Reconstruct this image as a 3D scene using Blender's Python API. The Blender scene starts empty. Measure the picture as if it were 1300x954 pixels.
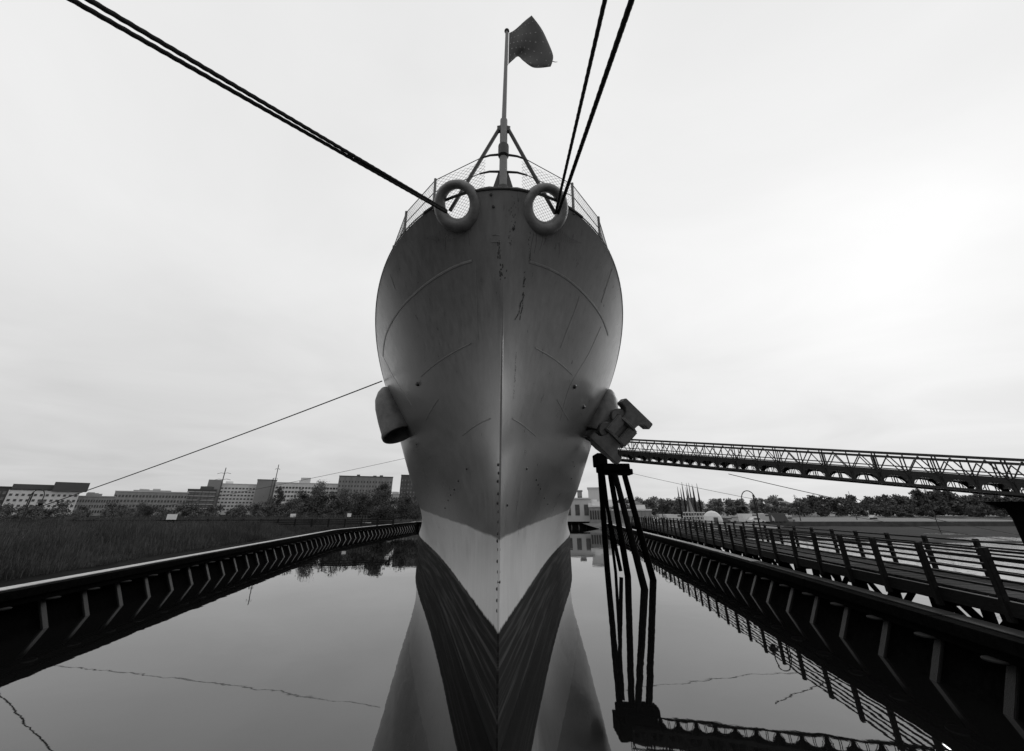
import bpy, bmesh, math, random
import numpy as np
from mathutils import Vector, Matrix
R = math.radians
random.seed(7)
rng = np.random.default_rng(7)
sc = bpy.context.scene
COL = sc.collection

# ------------------------------------------------------------------ camera
CAM_H = 4.2
TILT = 23.2
YAW = 1.95
cam_d = bpy.data.cameras.new('camera')
cam = bpy.data.objects.new('camera', cam_d)
COL.objects.link(cam)
cam.location = (-0.05, 0, CAM_H)
cam.rotation_euler = (R(90 + TILT), 0, R(-YAW))
cam_d.sensor_width = 36
cam_d.lens = 14.0
cam_d.shift_y = -0.0342
cam_d.clip_start = 0.05
cam_d.clip_end = 8000
sc.camera = cam
sc.render.resolution_x = 1024
sc.render.resolution_y = 751
sc.view_settings.view_transform = 'Standard'
sc.view_settings.look = 'None'
sc.view_settings.exposure = 0.12
sc.view_settings.gamma = 1.0
sc.view_settings.use_curve_mapping = False

# ------------------------------------------------------------------ sky and sun (black and white photograph: a grey overcast)
SUN_AZ, SUN_EL = 48.0, 24.0           # degrees to the right of the ship's bow line, above the horizon
W = bpy.data.worlds.new('World')
sc.world = W
W.use_nodes = True
nt = W.node_tree
nt.nodes.clear()
N = nt.nodes.new
L = nt.links.new


def wmath(op, a, b=None, clamp=False):
    n = N('ShaderNodeMath')
    n.operation = op
    n.use_clamp = clamp
    for i, v in enumerate((a, b)):
        if v is None:
            continue
        if isinstance(v, (int, float)):
            n.inputs[i].default_value = v
        else:
            L(v, n.inputs[i])
    return n.outputs[0]


out = N('ShaderNodeOutputWorld')
bg = N('ShaderNodeBackground')
bg.inputs['Strength'].default_value = 0.1
sky = N('ShaderNodeTexSky')
sky.sky_type = 'NISHITA'
sky.sun_disc = False
sky.sun_elevation = R(SUN_EL)
sky.sun_rotation = R(SUN_AZ)
bw = N('ShaderNodeRGBToBW')
L(sky.outputs[0], bw.inputs[0])
tc = N('ShaderNodeTexCoord')
sep = N('ShaderNodeSeparateXYZ')
L(tc.outputs['Generated'], sep.inputs[0])
zz = wmath('MAXIMUM', sep.outputs[2], 0.0)
# broad glow of the veiled sun
sd = (math.sin(R(SUN_AZ)) * math.cos(R(SUN_EL)), math.cos(R(SUN_AZ)) * math.cos(R(SUN_EL)), math.sin(R(SUN_EL)))
dot = N('ShaderNodeVectorMath')
dot.operation = 'DOT_PRODUCT'
L(tc.outputs['Generated'], dot.inputs[0])
dot.inputs[1].default_value = sd
hz = N('ShaderNodeVectorMath')
hz.operation = 'DOT_PRODUCT'
L(tc.outputs['Generated'], hz.inputs[0])
hz.inputs[1].default_value = (math.sin(R(SUN_AZ)), math.cos(R(SUN_AZ)), 0.0)
azf = wmath('POWER', wmath('ADD', wmath('MULTIPLY', hz.outputs['Value'], 0.5), 0.5, True), 2.0)
gz = wmath('DIVIDE', wmath('SUBTRACT', zz, 0.36), 0.13)
gz = wmath('POWER', 2.718, wmath('MULTIPLY', wmath('MULTIPLY', gz, gz), -1.0))
glow = wmath('MULTIPLY', wmath('MULTIPLY', wmath('POWER', azf, 2.5), gz), 0.75)
# flat projected cloud layer
den = wmath('ADD', zz, 0.10)
px = wmath('DIVIDE', sep.outputs[0], den)
py = wmath('DIVIDE', sep.outputs[1], den)
cmb = N('ShaderNodeCombineXYZ')
L(px, cmb.inputs[0])
L(py, cmb.inputs[1])
cl = N('ShaderNodeTexNoise')
cl.inputs['Scale'].default_value = 0.85
cl.inputs['Detail'].default_value = 7
cl.inputs['Roughness'].default_value = 0.52
cl.inputs['Distortion'].default_value = 0.5
L(cmb.outputs[0], cl.inputs['Vector'])
cloud = wmath('MULTIPLY', wmath('SUBTRACT', cl.outputs[0], 0.5), 2.6)
elev = wmath('POWER', wmath('MINIMUM', wmath('DIVIDE', zz, 0.5), 1.0), 0.85)
base = wmath('ADD', wmath('MULTIPLY', elev, 2.75), 5.1)
base = wmath('ADD', base, wmath('MULTIPLY', azf, 0.7))
base = wmath('ADD', base, glow)
base = wmath('ADD', base, cloud)
mixn = N('ShaderNodeMix')
mixn.data_type = 'FLOAT'
mixn.inputs[0].default_value = 0.94
L(bw.outputs[0], mixn.inputs[2])
L(base, mixn.inputs[3])
L(mixn.outputs[0], bg.inputs['Color'])
L(bg.outputs[0], out.inputs[0])

sl = bpy.data.lights.new('sun', 'SUN')
sl.energy = 0.9
sl.angle = R(18)
sl.color = (1.0, 1.0, 1.0)
sun = bpy.data.objects.new('sun', sl)
COL.objects.link(sun)
sun.rotation_euler = Vector(sd).to_track_quat('Z', 'Y').to_euler()

# ------------------------------------------------------------------ measuring: a point of the place seen in a direction, at a known depth or height
FPX = 505.6
CC = np.array([-0.05, 0, CAM_H])


def ray(x, y):
    p = (x - 650) / FPX
    q = (y - 432.5) / FPX
    c, s = math.cos(R(TILT)), math.sin(R(TILT))
    v = (p, c + q * s, s - q * c)
    cp, sp = math.cos(R(YAW)), math.sin(R(YAW))
    return np.array([v[0] * cp + v[1] * sp, -v[0] * sp + v[1] * cp, v[2]])


def at_y(x, y, Y):
    r = ray(x, y)
    return CC + r * (Y / r[1])


def at_z(x, y, z):
    r = ray(x, y)
    return CC + r * ((z - CAM_H) / r[2])


# ------------------------------------------------------------------ materials (all grey)
MATS = {}


def mat(name, base, rough=0.6, var=0.25, scale=6.0, stretch=(1, 1, 1), bump=0.0, bscale=None, metal=0.0, spec=0.5, detail=5.0):
    if name in MATS:
        return MATS[name]
    m = bpy.data.materials.new(name)
    m.use_nodes = True
    t = m.node_tree
    b = t.nodes['Principled BSDF']
    b.inputs['Roughness'].default_value = rough
    b.inputs['Metallic'].default_value = metal
    b.inputs['Specular IOR Level'].default_value = spec
    co = t.nodes.new('ShaderNodeTexCoord')
    mp = t.nodes.new('ShaderNodeMapping')
    mp.inputs['Scale'].default_value = stretch
    t.links.new(co.outputs['Object'], mp.inputs[0])
    nz = t.nodes.new('ShaderNodeTexNoise')
    nz.inputs['Scale'].default_value = scale
    nz.inputs['Detail'].default_value = detail
    nz.inputs['Roughness'].default_value = 0.62
    t.links.new(mp.outputs[0], nz.inputs['Vector'])
    rp = t.nodes.new('ShaderNodeValToRGB')
    lo, hi = base * (1 - var), base * (1 + var)
    rp.color_ramp.elements[0].position = 0.3
    rp.color_ramp.elements[0].color = (lo, lo, lo, 1)
    rp.color_ramp.elements[1].position = 0.7
    rp.color_ramp.elements[1].color = (hi, hi, hi, 1)
    t.links.new(nz.outputs[0], rp.inputs[0])
    # every copy a touch lighter or darker than the next
    oi = t.nodes.new('ShaderNodeObjectInfo')
    mr = t.nodes.new('ShaderNodeMapRange')
    mr.inputs['To Min'].default_value = 1 - var * 0.6
    mr.inputs['To Max'].default_value = 1 + var * 0.6
    t.links.new(oi.outputs['Random'], mr.inputs[0])
    mx = t.nodes.new('ShaderNodeVectorMath')
    mx.operation = 'SCALE'
    t.links.new(rp.outputs[0], mx.inputs[0])
    t.links.new(mr.outputs[0], mx.inputs['Scale'])
    t.links.new(mx.outputs[0], b.inputs['Base Color'])
    if bump:
        n2 = t.nodes.new('ShaderNodeTexNoise')
        n2.inputs['Scale'].default_value = bscale or scale * 4
        n2.inputs['Detail'].default_value = 6
        t.links.new(mp.outputs[0], n2.inputs['Vector'])
        bp = t.nodes.new('ShaderNodeBump')
        bp.inputs['Strength'].default_value = bump
        bp.inputs['Distance'].default_value = 0.02
        t.links.new(n2.outputs[0], bp.inputs['Height'])
        t.links.new(bp.outputs[0], b.inputs['Normal'])
    MATS[name] = m
    return m


M_TAR = mat('tarred_timber', 0.004, 0.9, 0.5, 5, (1, 1, 1), 0.6, spec=0.02)
M_PILE = mat('weathered_pile', 0.012, 0.38, 0.4, 4, (4, 4, 1), 0.5, spec=0.5)
M_GREYW = mat('grey_weathered_timber', 0.07, 0.7, 0.35, 4, (4, 4, 1), 0.5, spec=0.2)
M_KERB = mat('pale_kerb_timber', 0.42, 0.6, 0.2, 4, (1, 1, 1), 0.4)
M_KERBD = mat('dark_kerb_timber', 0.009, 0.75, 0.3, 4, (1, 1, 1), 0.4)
M_WOODD = mat('dark_wet_timber', 0.009, 0.7, 0.45, 5, (1, 4, 4), 0.5, spec=0.15)
M_PLANK = mat('boardwalk_plank', 0.025, 0.8, 0.5, 5, (1, 4, 4), 0.4, spec=0.05)
M_STEELD = mat('dark_painted_steel', 0.02, 0.55, 0.3, 8, spec=0.3)
M_GREY = mat('grey_ship_fitting', 0.13, 0.5, 0.18, 3, bump=0.25)
M_RINGP = mat('grey_chock_paint', 0.115, 0.42, 0.3, 5, bump=0.3)
M_BLACKP = mat('black_fitting_paint', 0.015, 0.5, 0.3, 6)
M_DECK = mat('grey_deck', 0.10, 0.7, 0.2, 2)
M_ROPE = mat('dark_mooring_rope', 0.022, 0.85, 0.4, 14, spec=0.2)
M_WIRE = mat('thin_dark_wire', 0.02, 0.6, 0.2, 8)
M_NET = mat('grey_net_wire', 0.10, 0.6, 0.2, 8)
M_ANCH = mat('anchor_paint', 0.085, 0.5, 0.4, 3.5, bump=0.5)
M_RUST = mat('dark_rust_stain', 0.035, 0.8, 0.5, 12)
M_SEAM = mat('weld_seam_paint', 0.16, 0.45, 0.2, 6)
M_FLAG = mat('dark_flag_cloth', 0.05, 0.9, 0.25, 30, (1, 1, 6))
M_STAR = mat('flag_star_cloth', 0.26, 0.9, 0.1, 4)
M_WHITE = mat('white_board', 0.75, 0.5, 0.06, 2)
M_GLASS = mat('dark_window_glass', 0.05, 0.12, 0.4, 1)
M_GLASSM = mat('grey_window_glass', 0.14, 0.15, 0.4, 1)
M_TRUNK = mat('bark', 0.05, 0.9, 0.3, 6)


def leaf_mat(name, base, var=0.5, scale=0.5):
    return mat(name, base, 0.75, var, scale, spec=0.25, detail=8)


M_LEAF = leaf_mat('leaf_dark', 0.05)
M_LEAF2 = leaf_mat('leaf_mid', 0.085)
M_WOOD = leaf_mat('far_wood_leaves', 0.11, 0.5, 0.16)
M_WOODHAZE = leaf_mat('hazed_hill_leaves', 0.24, 0.4, 0.12)  # distance haze over the hill is put into this paler leaf colour
M_SCRUB = leaf_mat('scrub_leaves', 0.07)
M_REED = leaf_mat('reed_blades', 0.036, 0.6, 0.25)


def hull_material():
    m = bpy.data.materials.new('ship_hull_paint')
    m.use_nodes = True
    t = m.node_tree
    b = t.nodes['Principled BSDF']
    nn, ll = t.nodes.new, t.links.new

    def mm(op, a, c=None, clamp=False):
        n = nn('ShaderNodeMath')
        n.operation = op
        n.use_clamp = clamp
        for i, v in enumerate((a, c)):
            if v is None:
                continue
            if isinstance(v, (int, float)):
                n.inputs[i].default_value = v
            else:
                ll(v, n.inputs[i])
        return n.outputs[0]

    def noise(stretch, scale, detail=6, rough=0.6):
        mp = nn('ShaderNodeMapping')
        mp.inputs['Scale'].default_value = stretch
        ll(co.outputs['Object'], mp.inputs[0])
        n = nn('ShaderNodeTexNoise')
        n.inputs['Scale'].default_value = scale
        n.inputs['Detail'].default_value = detail
        n.inputs['Roughness'].default_value = rough
        ll(mp.outputs[0], n.inputs['Vector'])
        return n.outputs[0]

    def mixv(f, a, c):
        n = nn('ShaderNodeMix')
        n.data_type = 'FLOAT'
        for i, v in ((0, f), (2, a), (3, c)):
            if isinstance(v, (int, float)):
                n.inputs[i].default_value = v
            else:
                ll(v, n.inputs[i])
        return n.outputs[0]

    def ramp(v, lo, hi):
        n = nn('ShaderNodeMapRange')
        n.inputs['From Min'].default_value = lo
        n.inputs['From Max'].default_value = hi
        ll(v, n.inputs[0])
        return n.outputs[0]

    co = nn('ShaderNodeTexCoord')
    sp = nn('ShaderNodeSeparateXYZ')
    ll(co.outputs['Object'], sp.inputs[0])
    x, y, z = sp.outputs
    streak = noise((5.5, 2.2, 0.16), 1.6)
    fine = noise((16, 6, 0.5), 1.5)
    patch = noise((0.5, 0.35, 0.7), 1.0, 4)
    speck = noise((1, 1, 1), 9, 8)
    # grey topsides: touched-up patches and run marks
    g = mm('ADD', 0.128, mm('MULTIPLY', mm('SUBTRACT', patch, 0.5), 0.07))
    g = mm('ADD', g, mm('MULTIPLY', mm('SUBTRACT', streak, 0.5), 0.09))
    g = mm('ADD', g, mm('MULTIPLY', mm('SUBTRACT', fine, 0.5), 0.03))
    g = mm('ADD', g, mm('MULTIPLY', mm('SUBTRACT', speck, 0.5), 0.02))
    drip = ramp(noise((7, 3, 0.09), 1.3, 3), 0.60, 0.80)
    g = mixv(mm('MULTIPLY', drip, 0.16), g, 0.07)
    g = mm('MAXIMUM', g, 0.05)
    # pale band
    pb = mm('ADD', 0.50, mm('MULTIPLY', mm('SUBTRACT', streak, 0.5), 0.30))
    pb = mm('ADD', pb, mm('MULTIPLY', mm('SUBTRACT', fine, 0.5), 0.16))
    pb = mm('ADD', pb, mm('MULTIPLY', mm('SUBTRACT', patch, 0.5), 0.2))
    # black boot topping with pale scum lines along the water
    bt = noise((0.12, 0.12, 5.0), 1.2, 6)
    bo = mm('ADD', 0.012, mm('MULTIPLY', ramp(bt, 0.48, 0.72), 0.06))
    # boundaries, with a brushed wobble
    wob = mm('MULTIPLY', mm('SUBTRACT', noise((1, 0.5, 1), 1.2, 3), 0.5), 0.16)
    zc = mm('ADD', mm('MULTIPLY', y, 0.03), 3.64)
    grey_f = ramp(mm('ADD', mm('SUBTRACT', z, zc), wob), -0.03, 0.03)
    boot_f = ramp(mm('ADD', mm('SUBTRACT', z, 1.98), mm('ADD', mm('MULTIPLY', wob, 0.5), mm('MULTIPLY', mm('SUBTRACT', fine, 0.5), 0.12))), -0.02, 0.03)
    v = mixv(grey_f, pb, g)
    v = mixv(boot_f, bo, v)
    cmb = nn('ShaderNodeCombineColor')
    for i in range(3):
        ll(v, cmb.inputs[i])
    ll(cmb.outputs[0], b.inputs['Base Color'])
    ll(mixv(boot_f, 0.75, mm('ADD', 0.12, mm('ADD', mm('MULTIPLY', patch, 0.14), mm('MULTIPLY', streak, 0.28)))), b.inputs['Roughness'])
    ll(mixv(boot_f, 0.06, 0.6), b.inputs['Specular IOR Level'])
    ll(mixv(boot_f, 0.0, mm('MULTIPLY', grey_f, 0.3)), b.inputs['Coat Weight'])
    b.inputs['Coat Roughness'].default_value = 0.24
    bp = nn('ShaderNodeBump')
    bp.inputs['Strength'].default_value = 0.22
    bp.inputs['Distance'].default_value = 0.05
    hsum = mm('ADD', noise((0.9, 0.5, 0.8), 1.0, 3), mm('MULTIPLY', speck, 0.1))
    ll(hsum, bp.inputs['Height'])
    ll(bp.outputs[0], b.inputs['Normal'])
    return m


M_HULL = hull_material()


def water_material():
    m = bpy.data.materials.new('water')
    m.use_nodes = True
    t = m.node_tree
    b = t.nodes['Principled BSDF']
    b.inputs['Base Color'].default_value = (0.006, 0.006, 0.006, 1)
    b.inputs['Roughness'].default_value = 0.015
    b.inputs['IOR'].default_value = 1.65
    nn, ll = t.nodes.new, t.links.new
    co = nn('ShaderNodeTexCoord')
    sp = nn('ShaderNodeSeparateXYZ')
    ll(co.outputs['Object'], sp.inputs[0])

    def mm(op, a, c=None, clamp=False):
        n = nn('ShaderNodeMath')
        n.operation = op
        n.use_clamp = clamp
        for i, v in enumerate((a, c)):
            if v is None:
                continue
            if isinstance(v, (int, float)):
                n.inputs[i].default_value = v
            else:
                ll(v, n.inputs[i])
        return n.outputs[0]
    # calm inside the basin, wind ripples on the open river to the right
    river = mm('MULTIPLY', mm('SUBTRACT', sp.outputs[0], mm('ADD', mm('MULTIPLY', sp.outputs[1], 0.177), 16.0)), 0.05, True)
    n1 = nn('ShaderNodeTexNoise')
    n1.inputs['Scale'].default_value = 1.3
    n1.inputs['Detail'].default_value = 5
    ll(co.outputs['Object'], n1.inputs['Vector'])
    n2 = nn('ShaderNodeTexNoise')
    n2.inputs['Scale'].default_value = 0.35
    n2.inputs['Detail'].default_value = 3
    ll(co.outputs['Object'], n2.inputs['Vector'])
    hgt = mm('ADD', mm('MULTIPLY', n1.outputs[0], mm('ADD', mm('MULTIPLY', river, 0.035), 0.0007)), mm('MULTIPLY', n2.outputs[0], 0.006))
    bp = nn('ShaderNodeBump')
    bp.inputs['Strength'].default_value = 1.0
    bp.inputs['Distance'].default_value = 1.0
    ll(hgt, bp.inputs['Height'])
    ll(bp.outputs[0], b.inputs['Normal'])
    return m


M_WATER = water_material()
M_MUD = mat('dark_mud_bank', 0.011, 0.9, 0.5, 0.6, bump=0.6, bscale=3, spec=0.05)
M_GRASS = mat('rough_grass_ground', 0.05, 0.9, 0.4, 0.4, bump=0.6, bscale=2)
M_SAND = mat('pale_shore_sand', 0.10, 0.9, 0.55, 0.25, bump=0.4, bscale=2)
M_CONC = mat('concrete', 0.1, 0.8, 0.2, 1.5, bump=0.3)


# ------------------------------------------------------------------ mesh building
class MB:
    def __init__(self):
        self.v, self.f = [], []

    def add(self, vs, fs):
        n = len(self.v)
        self.v += [tuple(float(c) for c in p) for p in vs]
        self.f += [tuple(i + n for i in f) for f in fs]
        return self

    def box(self, c, s, M=None, taper=1.0):
        vs = []
        for dz in (-.5, .5):
            k = taper if dz > 0 else 1.0
            for dx, dy in ((-.5, -.5), (.5, -.5), (.5, .5), (-.5, .5)):
                p = Vector((dx * s[0] * k, dy * s[1] * k, dz * s[2]))
                if M is not None:
                    p = M @ p
                vs.append((c[0] + p[0], c[1] + p[1], c[2] + p[2]))
        return self.add(vs, [(3, 2, 1, 0), (4, 5, 6, 7), (0, 1, 5, 4), (1, 2, 6, 5), (2, 3, 7, 6), (3, 0, 4, 7)])

    def bar(self, a, b, w, h=None, up=(0, 0, 1)):
        a, b = Vector(a), Vector(b)
        h = h or w
        d = (b - a).normalized()
        u = Vector(up)
        if abs(d.dot(u)) > 0.98:
            u = Vector((0, 1, 0))
        sx = d.cross(u).normalized()
        sy = sx.cross(d).normalized()
        vs = []
        for p in (a, b):
            for i, j in ((-1, -1), (1, -1), (1, 1), (-1, 1)):
                vs.append(p + sx * (i * w / 2) + sy * (j * h / 2))
        return self.add(vs, [(3, 2, 1, 0), (4, 5, 6, 7), (0, 1, 5, 4), (1, 2, 6, 5), (2, 3, 7, 6), (3, 0, 4, 7)])

    def tube(self, pts, r, n=8, twist=0.0, lobes=0, closed=False):
        pts = [Vector(p) for p in pts]
        m = len(pts)
        rs = r if isinstance(r, (list, tuple)) else [r] * m
        vs, fs = [], []
        prev = None
        ln = 0.0
        for i, p in enumerate(pts):
            if closed:
                d = (pts[(i + 1) % m] - pts[i - 1]).normalized()
            else:
                d = (pts[min(i + 1, m - 1)] - pts[max(i - 1, 0)]).normalized()
            if prev is None:
                u = Vector((0, 0, 1)) if abs(d.z) < 0.9 else Vector((1, 0, 0))
            else:
                u = prev
            sx = d.cross(u).normalized()
            sy = sx.cross(d).normalized()
            prev = sy
            if i:
                ln += (p - pts[i - 1]).length
            for k in range(n):
                a = 2 * math.pi * k / n
                rr = rs[i] * (1 + (0.10 * math.cos(lobes * (a + ln * twist)) if lobes else 0))
                vs.append(p + sx * (math.cos(a) * rr) + sy * (math.sin(a) * rr))
        rng_ = m if closed else m - 1
        for i in range(rng_):
            for k in range(n):
                a, b = i * n + k, i * n + (k + 1) % n
                c, d = ((i + 1) % m) * n + (k + 1) % n, ((i + 1) % m) * n + k
                fs.append((a, b, c, d))
        if not closed:
            fs.append(tuple(range(n - 1, -1, -1)))
            fs.append(tuple((m - 1) * n + k for k in range(n)))
        return self.add(vs, fs)

    def lathe(self, prof, n=16, M=None):
        """prof: (radius, height) pairs about local z"""
        vs, fs = [], []
        for r_, z_ in prof:
            for k in range(n):
                a = 2 * math.pi * k / n
                p = Vector((r_ * math.cos(a), r_ * math.sin(a), z_))
                if M is not None:
                    p = M @ p
                vs.append(p)
        for i in range(len(prof) - 1):
            for k in range(n):
                fs.append((i * n + k, i * n + (k + 1) % n, (i + 1) * n + (k + 1) % n, (i + 1) * n + k))
        fs.append(tuple(range(n - 1, -1, -1)))
        fs.append(tuple((len(prof) - 1) * n + k for k in range(n)))
        return self.add(vs, fs)

    def prism(self, poly, y0, y1, M=None, k1=1.0, c1=(0, 0), off1=(0, 0)):
        """polygon in local x,z extruded along local y; the far end scaled by k1 about c1"""
        n = len(poly)
        vs = []
        for y_, k in ((y0, 1.0), (y1, k1)):
            for (x_, z_) in poly:
                o = off1 if y_ == y1 else (0, 0)
                p = Vector((c1[0] + (x_ - c1[0]) * k + o[0], y_, c1[1] + (z_ - c1[1]) * k + o[1]))
                if M is not None:
                    p = M @ p
                vs.append(p)
        fs = [tuple(range(n)), tuple(range(2 * n - 1, n - 1, -1))]
        for i in range(n):
            j = (i + 1) % n
            fs.append((j, i, n + i, n + j))
        return self.add(vs, fs)

    def mesh(self, name, m, off=(0, 0, 0), smooth=False, bevel=0.0):
        me = bpy.data.meshes.new(name)
        o = Vector(off)
        me.from_pydata([Vector(p) - o for p in self.v], [], self.f)
        me.materials.append(m)
        if bevel:
            bm = bmesh.new()
            bm.from_mesh(me)
            bmesh.ops.recalc_face_normals(bm, faces=bm.faces)
            bmesh.ops.bevel(bm, geom=list(bm.edges), offset=bevel, segments=2, affect='EDGES', clamp_overlap=True)
            bm.to_mesh(me)
            bm.free()
        else:
            bm = bmesh.new()
            bm.from_mesh(me)
            bmesh.ops.recalc_face_normals(bm, faces=bm.faces)
            bm.to_mesh(me)
            bm.free()
        if smooth:
            me.polygons.foreach_set('use_smooth', [True] * len(me.polygons))
            me.set_sharp_from_angle(angle=R(40))
        me.update()
        return me

    def build(self, name, m, parent=None, smooth=False, bevel=0.0):
        off = world_loc(parent) if parent else (0, 0, 0)
        return put(name, self.mesh(name, m, off, smooth, bevel), parent)


def world_loc(o):
    p = Vector((0, 0, 0))
    while o:
        p += o.location
        o = o.parent
    return p


def put(name, me, parent=None, loc=(0, 0, 0), rot=None, scale=None):
    o = bpy.data.objects.new(name, me)
    COL.objects.link(o)
    o.parent = parent
    o.location = loc
    if rot is not None:
        o.rotation_euler = rot
    if scale is not None:
        o.scale = scale
    return o


def tag(o, label=None, cat=None, group=None, kind=None):
    if label:
        o['label'] = label
    if cat:
        o['category'] = cat
    if group:
        o['group'] = group
    if kind:
        o['kind'] = kind
    return o


def thing(name, label, cat, loc=(0, 0, 0), rz=0.0, group=None):
    o = bpy.data.objects.new(name, None)
    o.empty_display_size = 0.3
    COL.objects.link(o)
    o.location = loc
    o.rotation_euler = (0, 0, rz)
    return tag(o, label, cat, group)


def catenary(a, b, sag, n=40):
    a, b = Vector(a), Vector(b)
    return [a.lerp(b, i / n) - Vector((0, 0, sag * 4 * (i / n) * (1 - i / n))) for i in range(n + 1)]


def np_mesh(name, verts, quads, m):
    me = bpy.data.meshes.new(name)
    verts = np.asarray(verts, np.float32)
    quads = np.asarray(quads, np.int32)
    k = quads.shape[1]
    me.vertices.add(len(verts))
    me.vertices.foreach_set('co', verts.ravel())
    me.loops.add(quads.size)
    me.loops.foreach_set('vertex_index', quads.ravel())
    me.polygons.add(len(quads))
    me.polygons.foreach_set('loop_start', np.arange(0, quads.size, k, dtype=np.int32))
    me.update(calc_edges=True)
    me.validate()
    me.materials.append(m)
    return me


# ------------------------------------------------------------------ SETTING: water and land
def sheet(name, pts, m, z):
    me = bpy.data.meshes.new(name)
    me.from_pydata([(x_, y_, z) for x_, y_ in pts], [], [tuple(range(len(pts)))])
    me.materials.append(m)
    o = put(name, me)
    return tag(o, kind='structure')


sheet('water', [(-4000, -600), (4000, -600), (4000, 5000), (-4000, 5000)], M_WATER, 0.0)

# lines of the basin edge (cap line of each bulkhead)
LW = [Vector((-15.5, 0.0, 0)), Vector((-24.9, 69.0, 0)), Vector((-21.7, 118.0, 0))]
RW = [Vector((9.95, 0.0, 0)), Vector((16.75, 38.0, 0)), Vector((25.9, 104.0, 0))]


def terrain(name, rows, m, kind='structure', noise_amp=0.08):
    """rows: list of polylines of equal length -> a grid"""
    n = len(rows[0])
    vs, fs = [], []
    for i, r_ in enumerate(rows):
        for p in r_:
            w_ = noise_amp if 0 < i < len(rows) - 1 else 0
            vs.append((p[0], p[1], p[2] + random.uniform(-w_, w_)))
    for i in range(len(rows) - 1):
        for j in range(n - 1):
            fs.append((i * n + j, i * n + j + 1, (i + 1) * n + j + 1, (i + 1) * n + j))
    b = MB().add(vs, fs)
    me = b.mesh(name, m, smooth=True)
    return tag(put(name, me), kind=kind)


def resample(pl, n):
    ds = [0]
    for a, b in zip(pl, pl[1:]):
        ds.append(ds[-1] + (b - a).length)
    res = []
    for i in range(n):
        d = ds[-1] * i / (n - 1)
        k = max(j for j in range(len(ds)) if ds[j] <= d + 1e-6)
        k = min(k, len(pl) - 2)
        res.append(pl[k].lerp(pl[k + 1], (d - ds[k]) / (ds[k + 1] - ds[k])))
    return res


lb = resample([LW[0] + Vector((2.5, -20, 0)), LW[0], LW[1], LW[2], LW[2] + Vector((3, 60, 0))], 60)
rows = []
for d, z_ in ((0.9, -1.2), (0.62, 1.26), (2.5, 1.34), (5, 1.6), (9, 1.95), (16, 2.1), (30, 2.1), (60, 2.2), (140, 2.3), (400, 2.4), (2500, 3.0)):
    rows.append([(p.x - d, p.y + (p.y - 60) * d / 120.0, z_) for p in lb])
terrain('left_bank_ground', rows, M_MUD)
# end quay and the land behind the basin
tag(MB().box((-520, 640, 0.1), (1400, 1030, 2.6)).build('far_ground', M_GRASS), kind='structure')
# quay at the head of the basin, under the camera
tag(MB().box((-2, -26, 0.2), (160, 57, 2.9)).build('head_quay', M_CONC), kind='structure')
# river shore to the right
shore = [Vector(p) for p in ((26, 112, 0), (40, 96, 0), (62, 98, 0), (82, 122, 0), (104, 170, 0), (140, 205, 0), (215, 214, 0), (300, 222, 0), (480, 235, 0), (1500, 330, 0))]
sh = resample(shore, 120)
rows = []
for d, z_ in ((-2, -0.6), (0, 0.15), (3, 0.5), (8, 1.0), (20, 1.3), (60, 1.7), (120, 3.0), (200, 8.0), (320, 13.0), (700, 14.0), (2500, 10.0)):
    rows.append([(p.x - d * 0.25 + (p.x - 60) * d / 600, p.y + d, z_) for p in sh])
terrain('river_shore', rows, M_SAND, noise_amp=0.12)

# tidal mud and marsh between the river channel and the shore
outer = resample([Vector(p) for p in ((31, 92, 0), (44, 70, 0), (70, 58, 0), (110, 55, 0), (170, 60, 0), (300, 80, 0), (520, 110, 0), (1500, 180, 0))], 120)
gm = random.Random(11)
rows = []
for k in range(26):
    t = k / 25
    r_ = []
    for a, b in zip(sh, outer):
        p = a.lerp(b, t)
        wv = .10 * math.sin(p.x * .21 + 2 * math.sin(p.y * .13)) + .08 * math.sin(p.y * .34 + p.x * .07)
        r_.append((p.x, p.y, .30 - .32 * t + wv * (.4 + t) + gm.uniform(-.05, .05) - (.5 if k == 25 else 0)))
    rows.append(r_)
terrain('mudflat', rows, mat('marsh_mud', 0.024, 0.85, 0.9, 1.1, (0.5, 1.6, 1), bump=1.0, bscale=3, spec=0.02), noise_amp=0.0)


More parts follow.
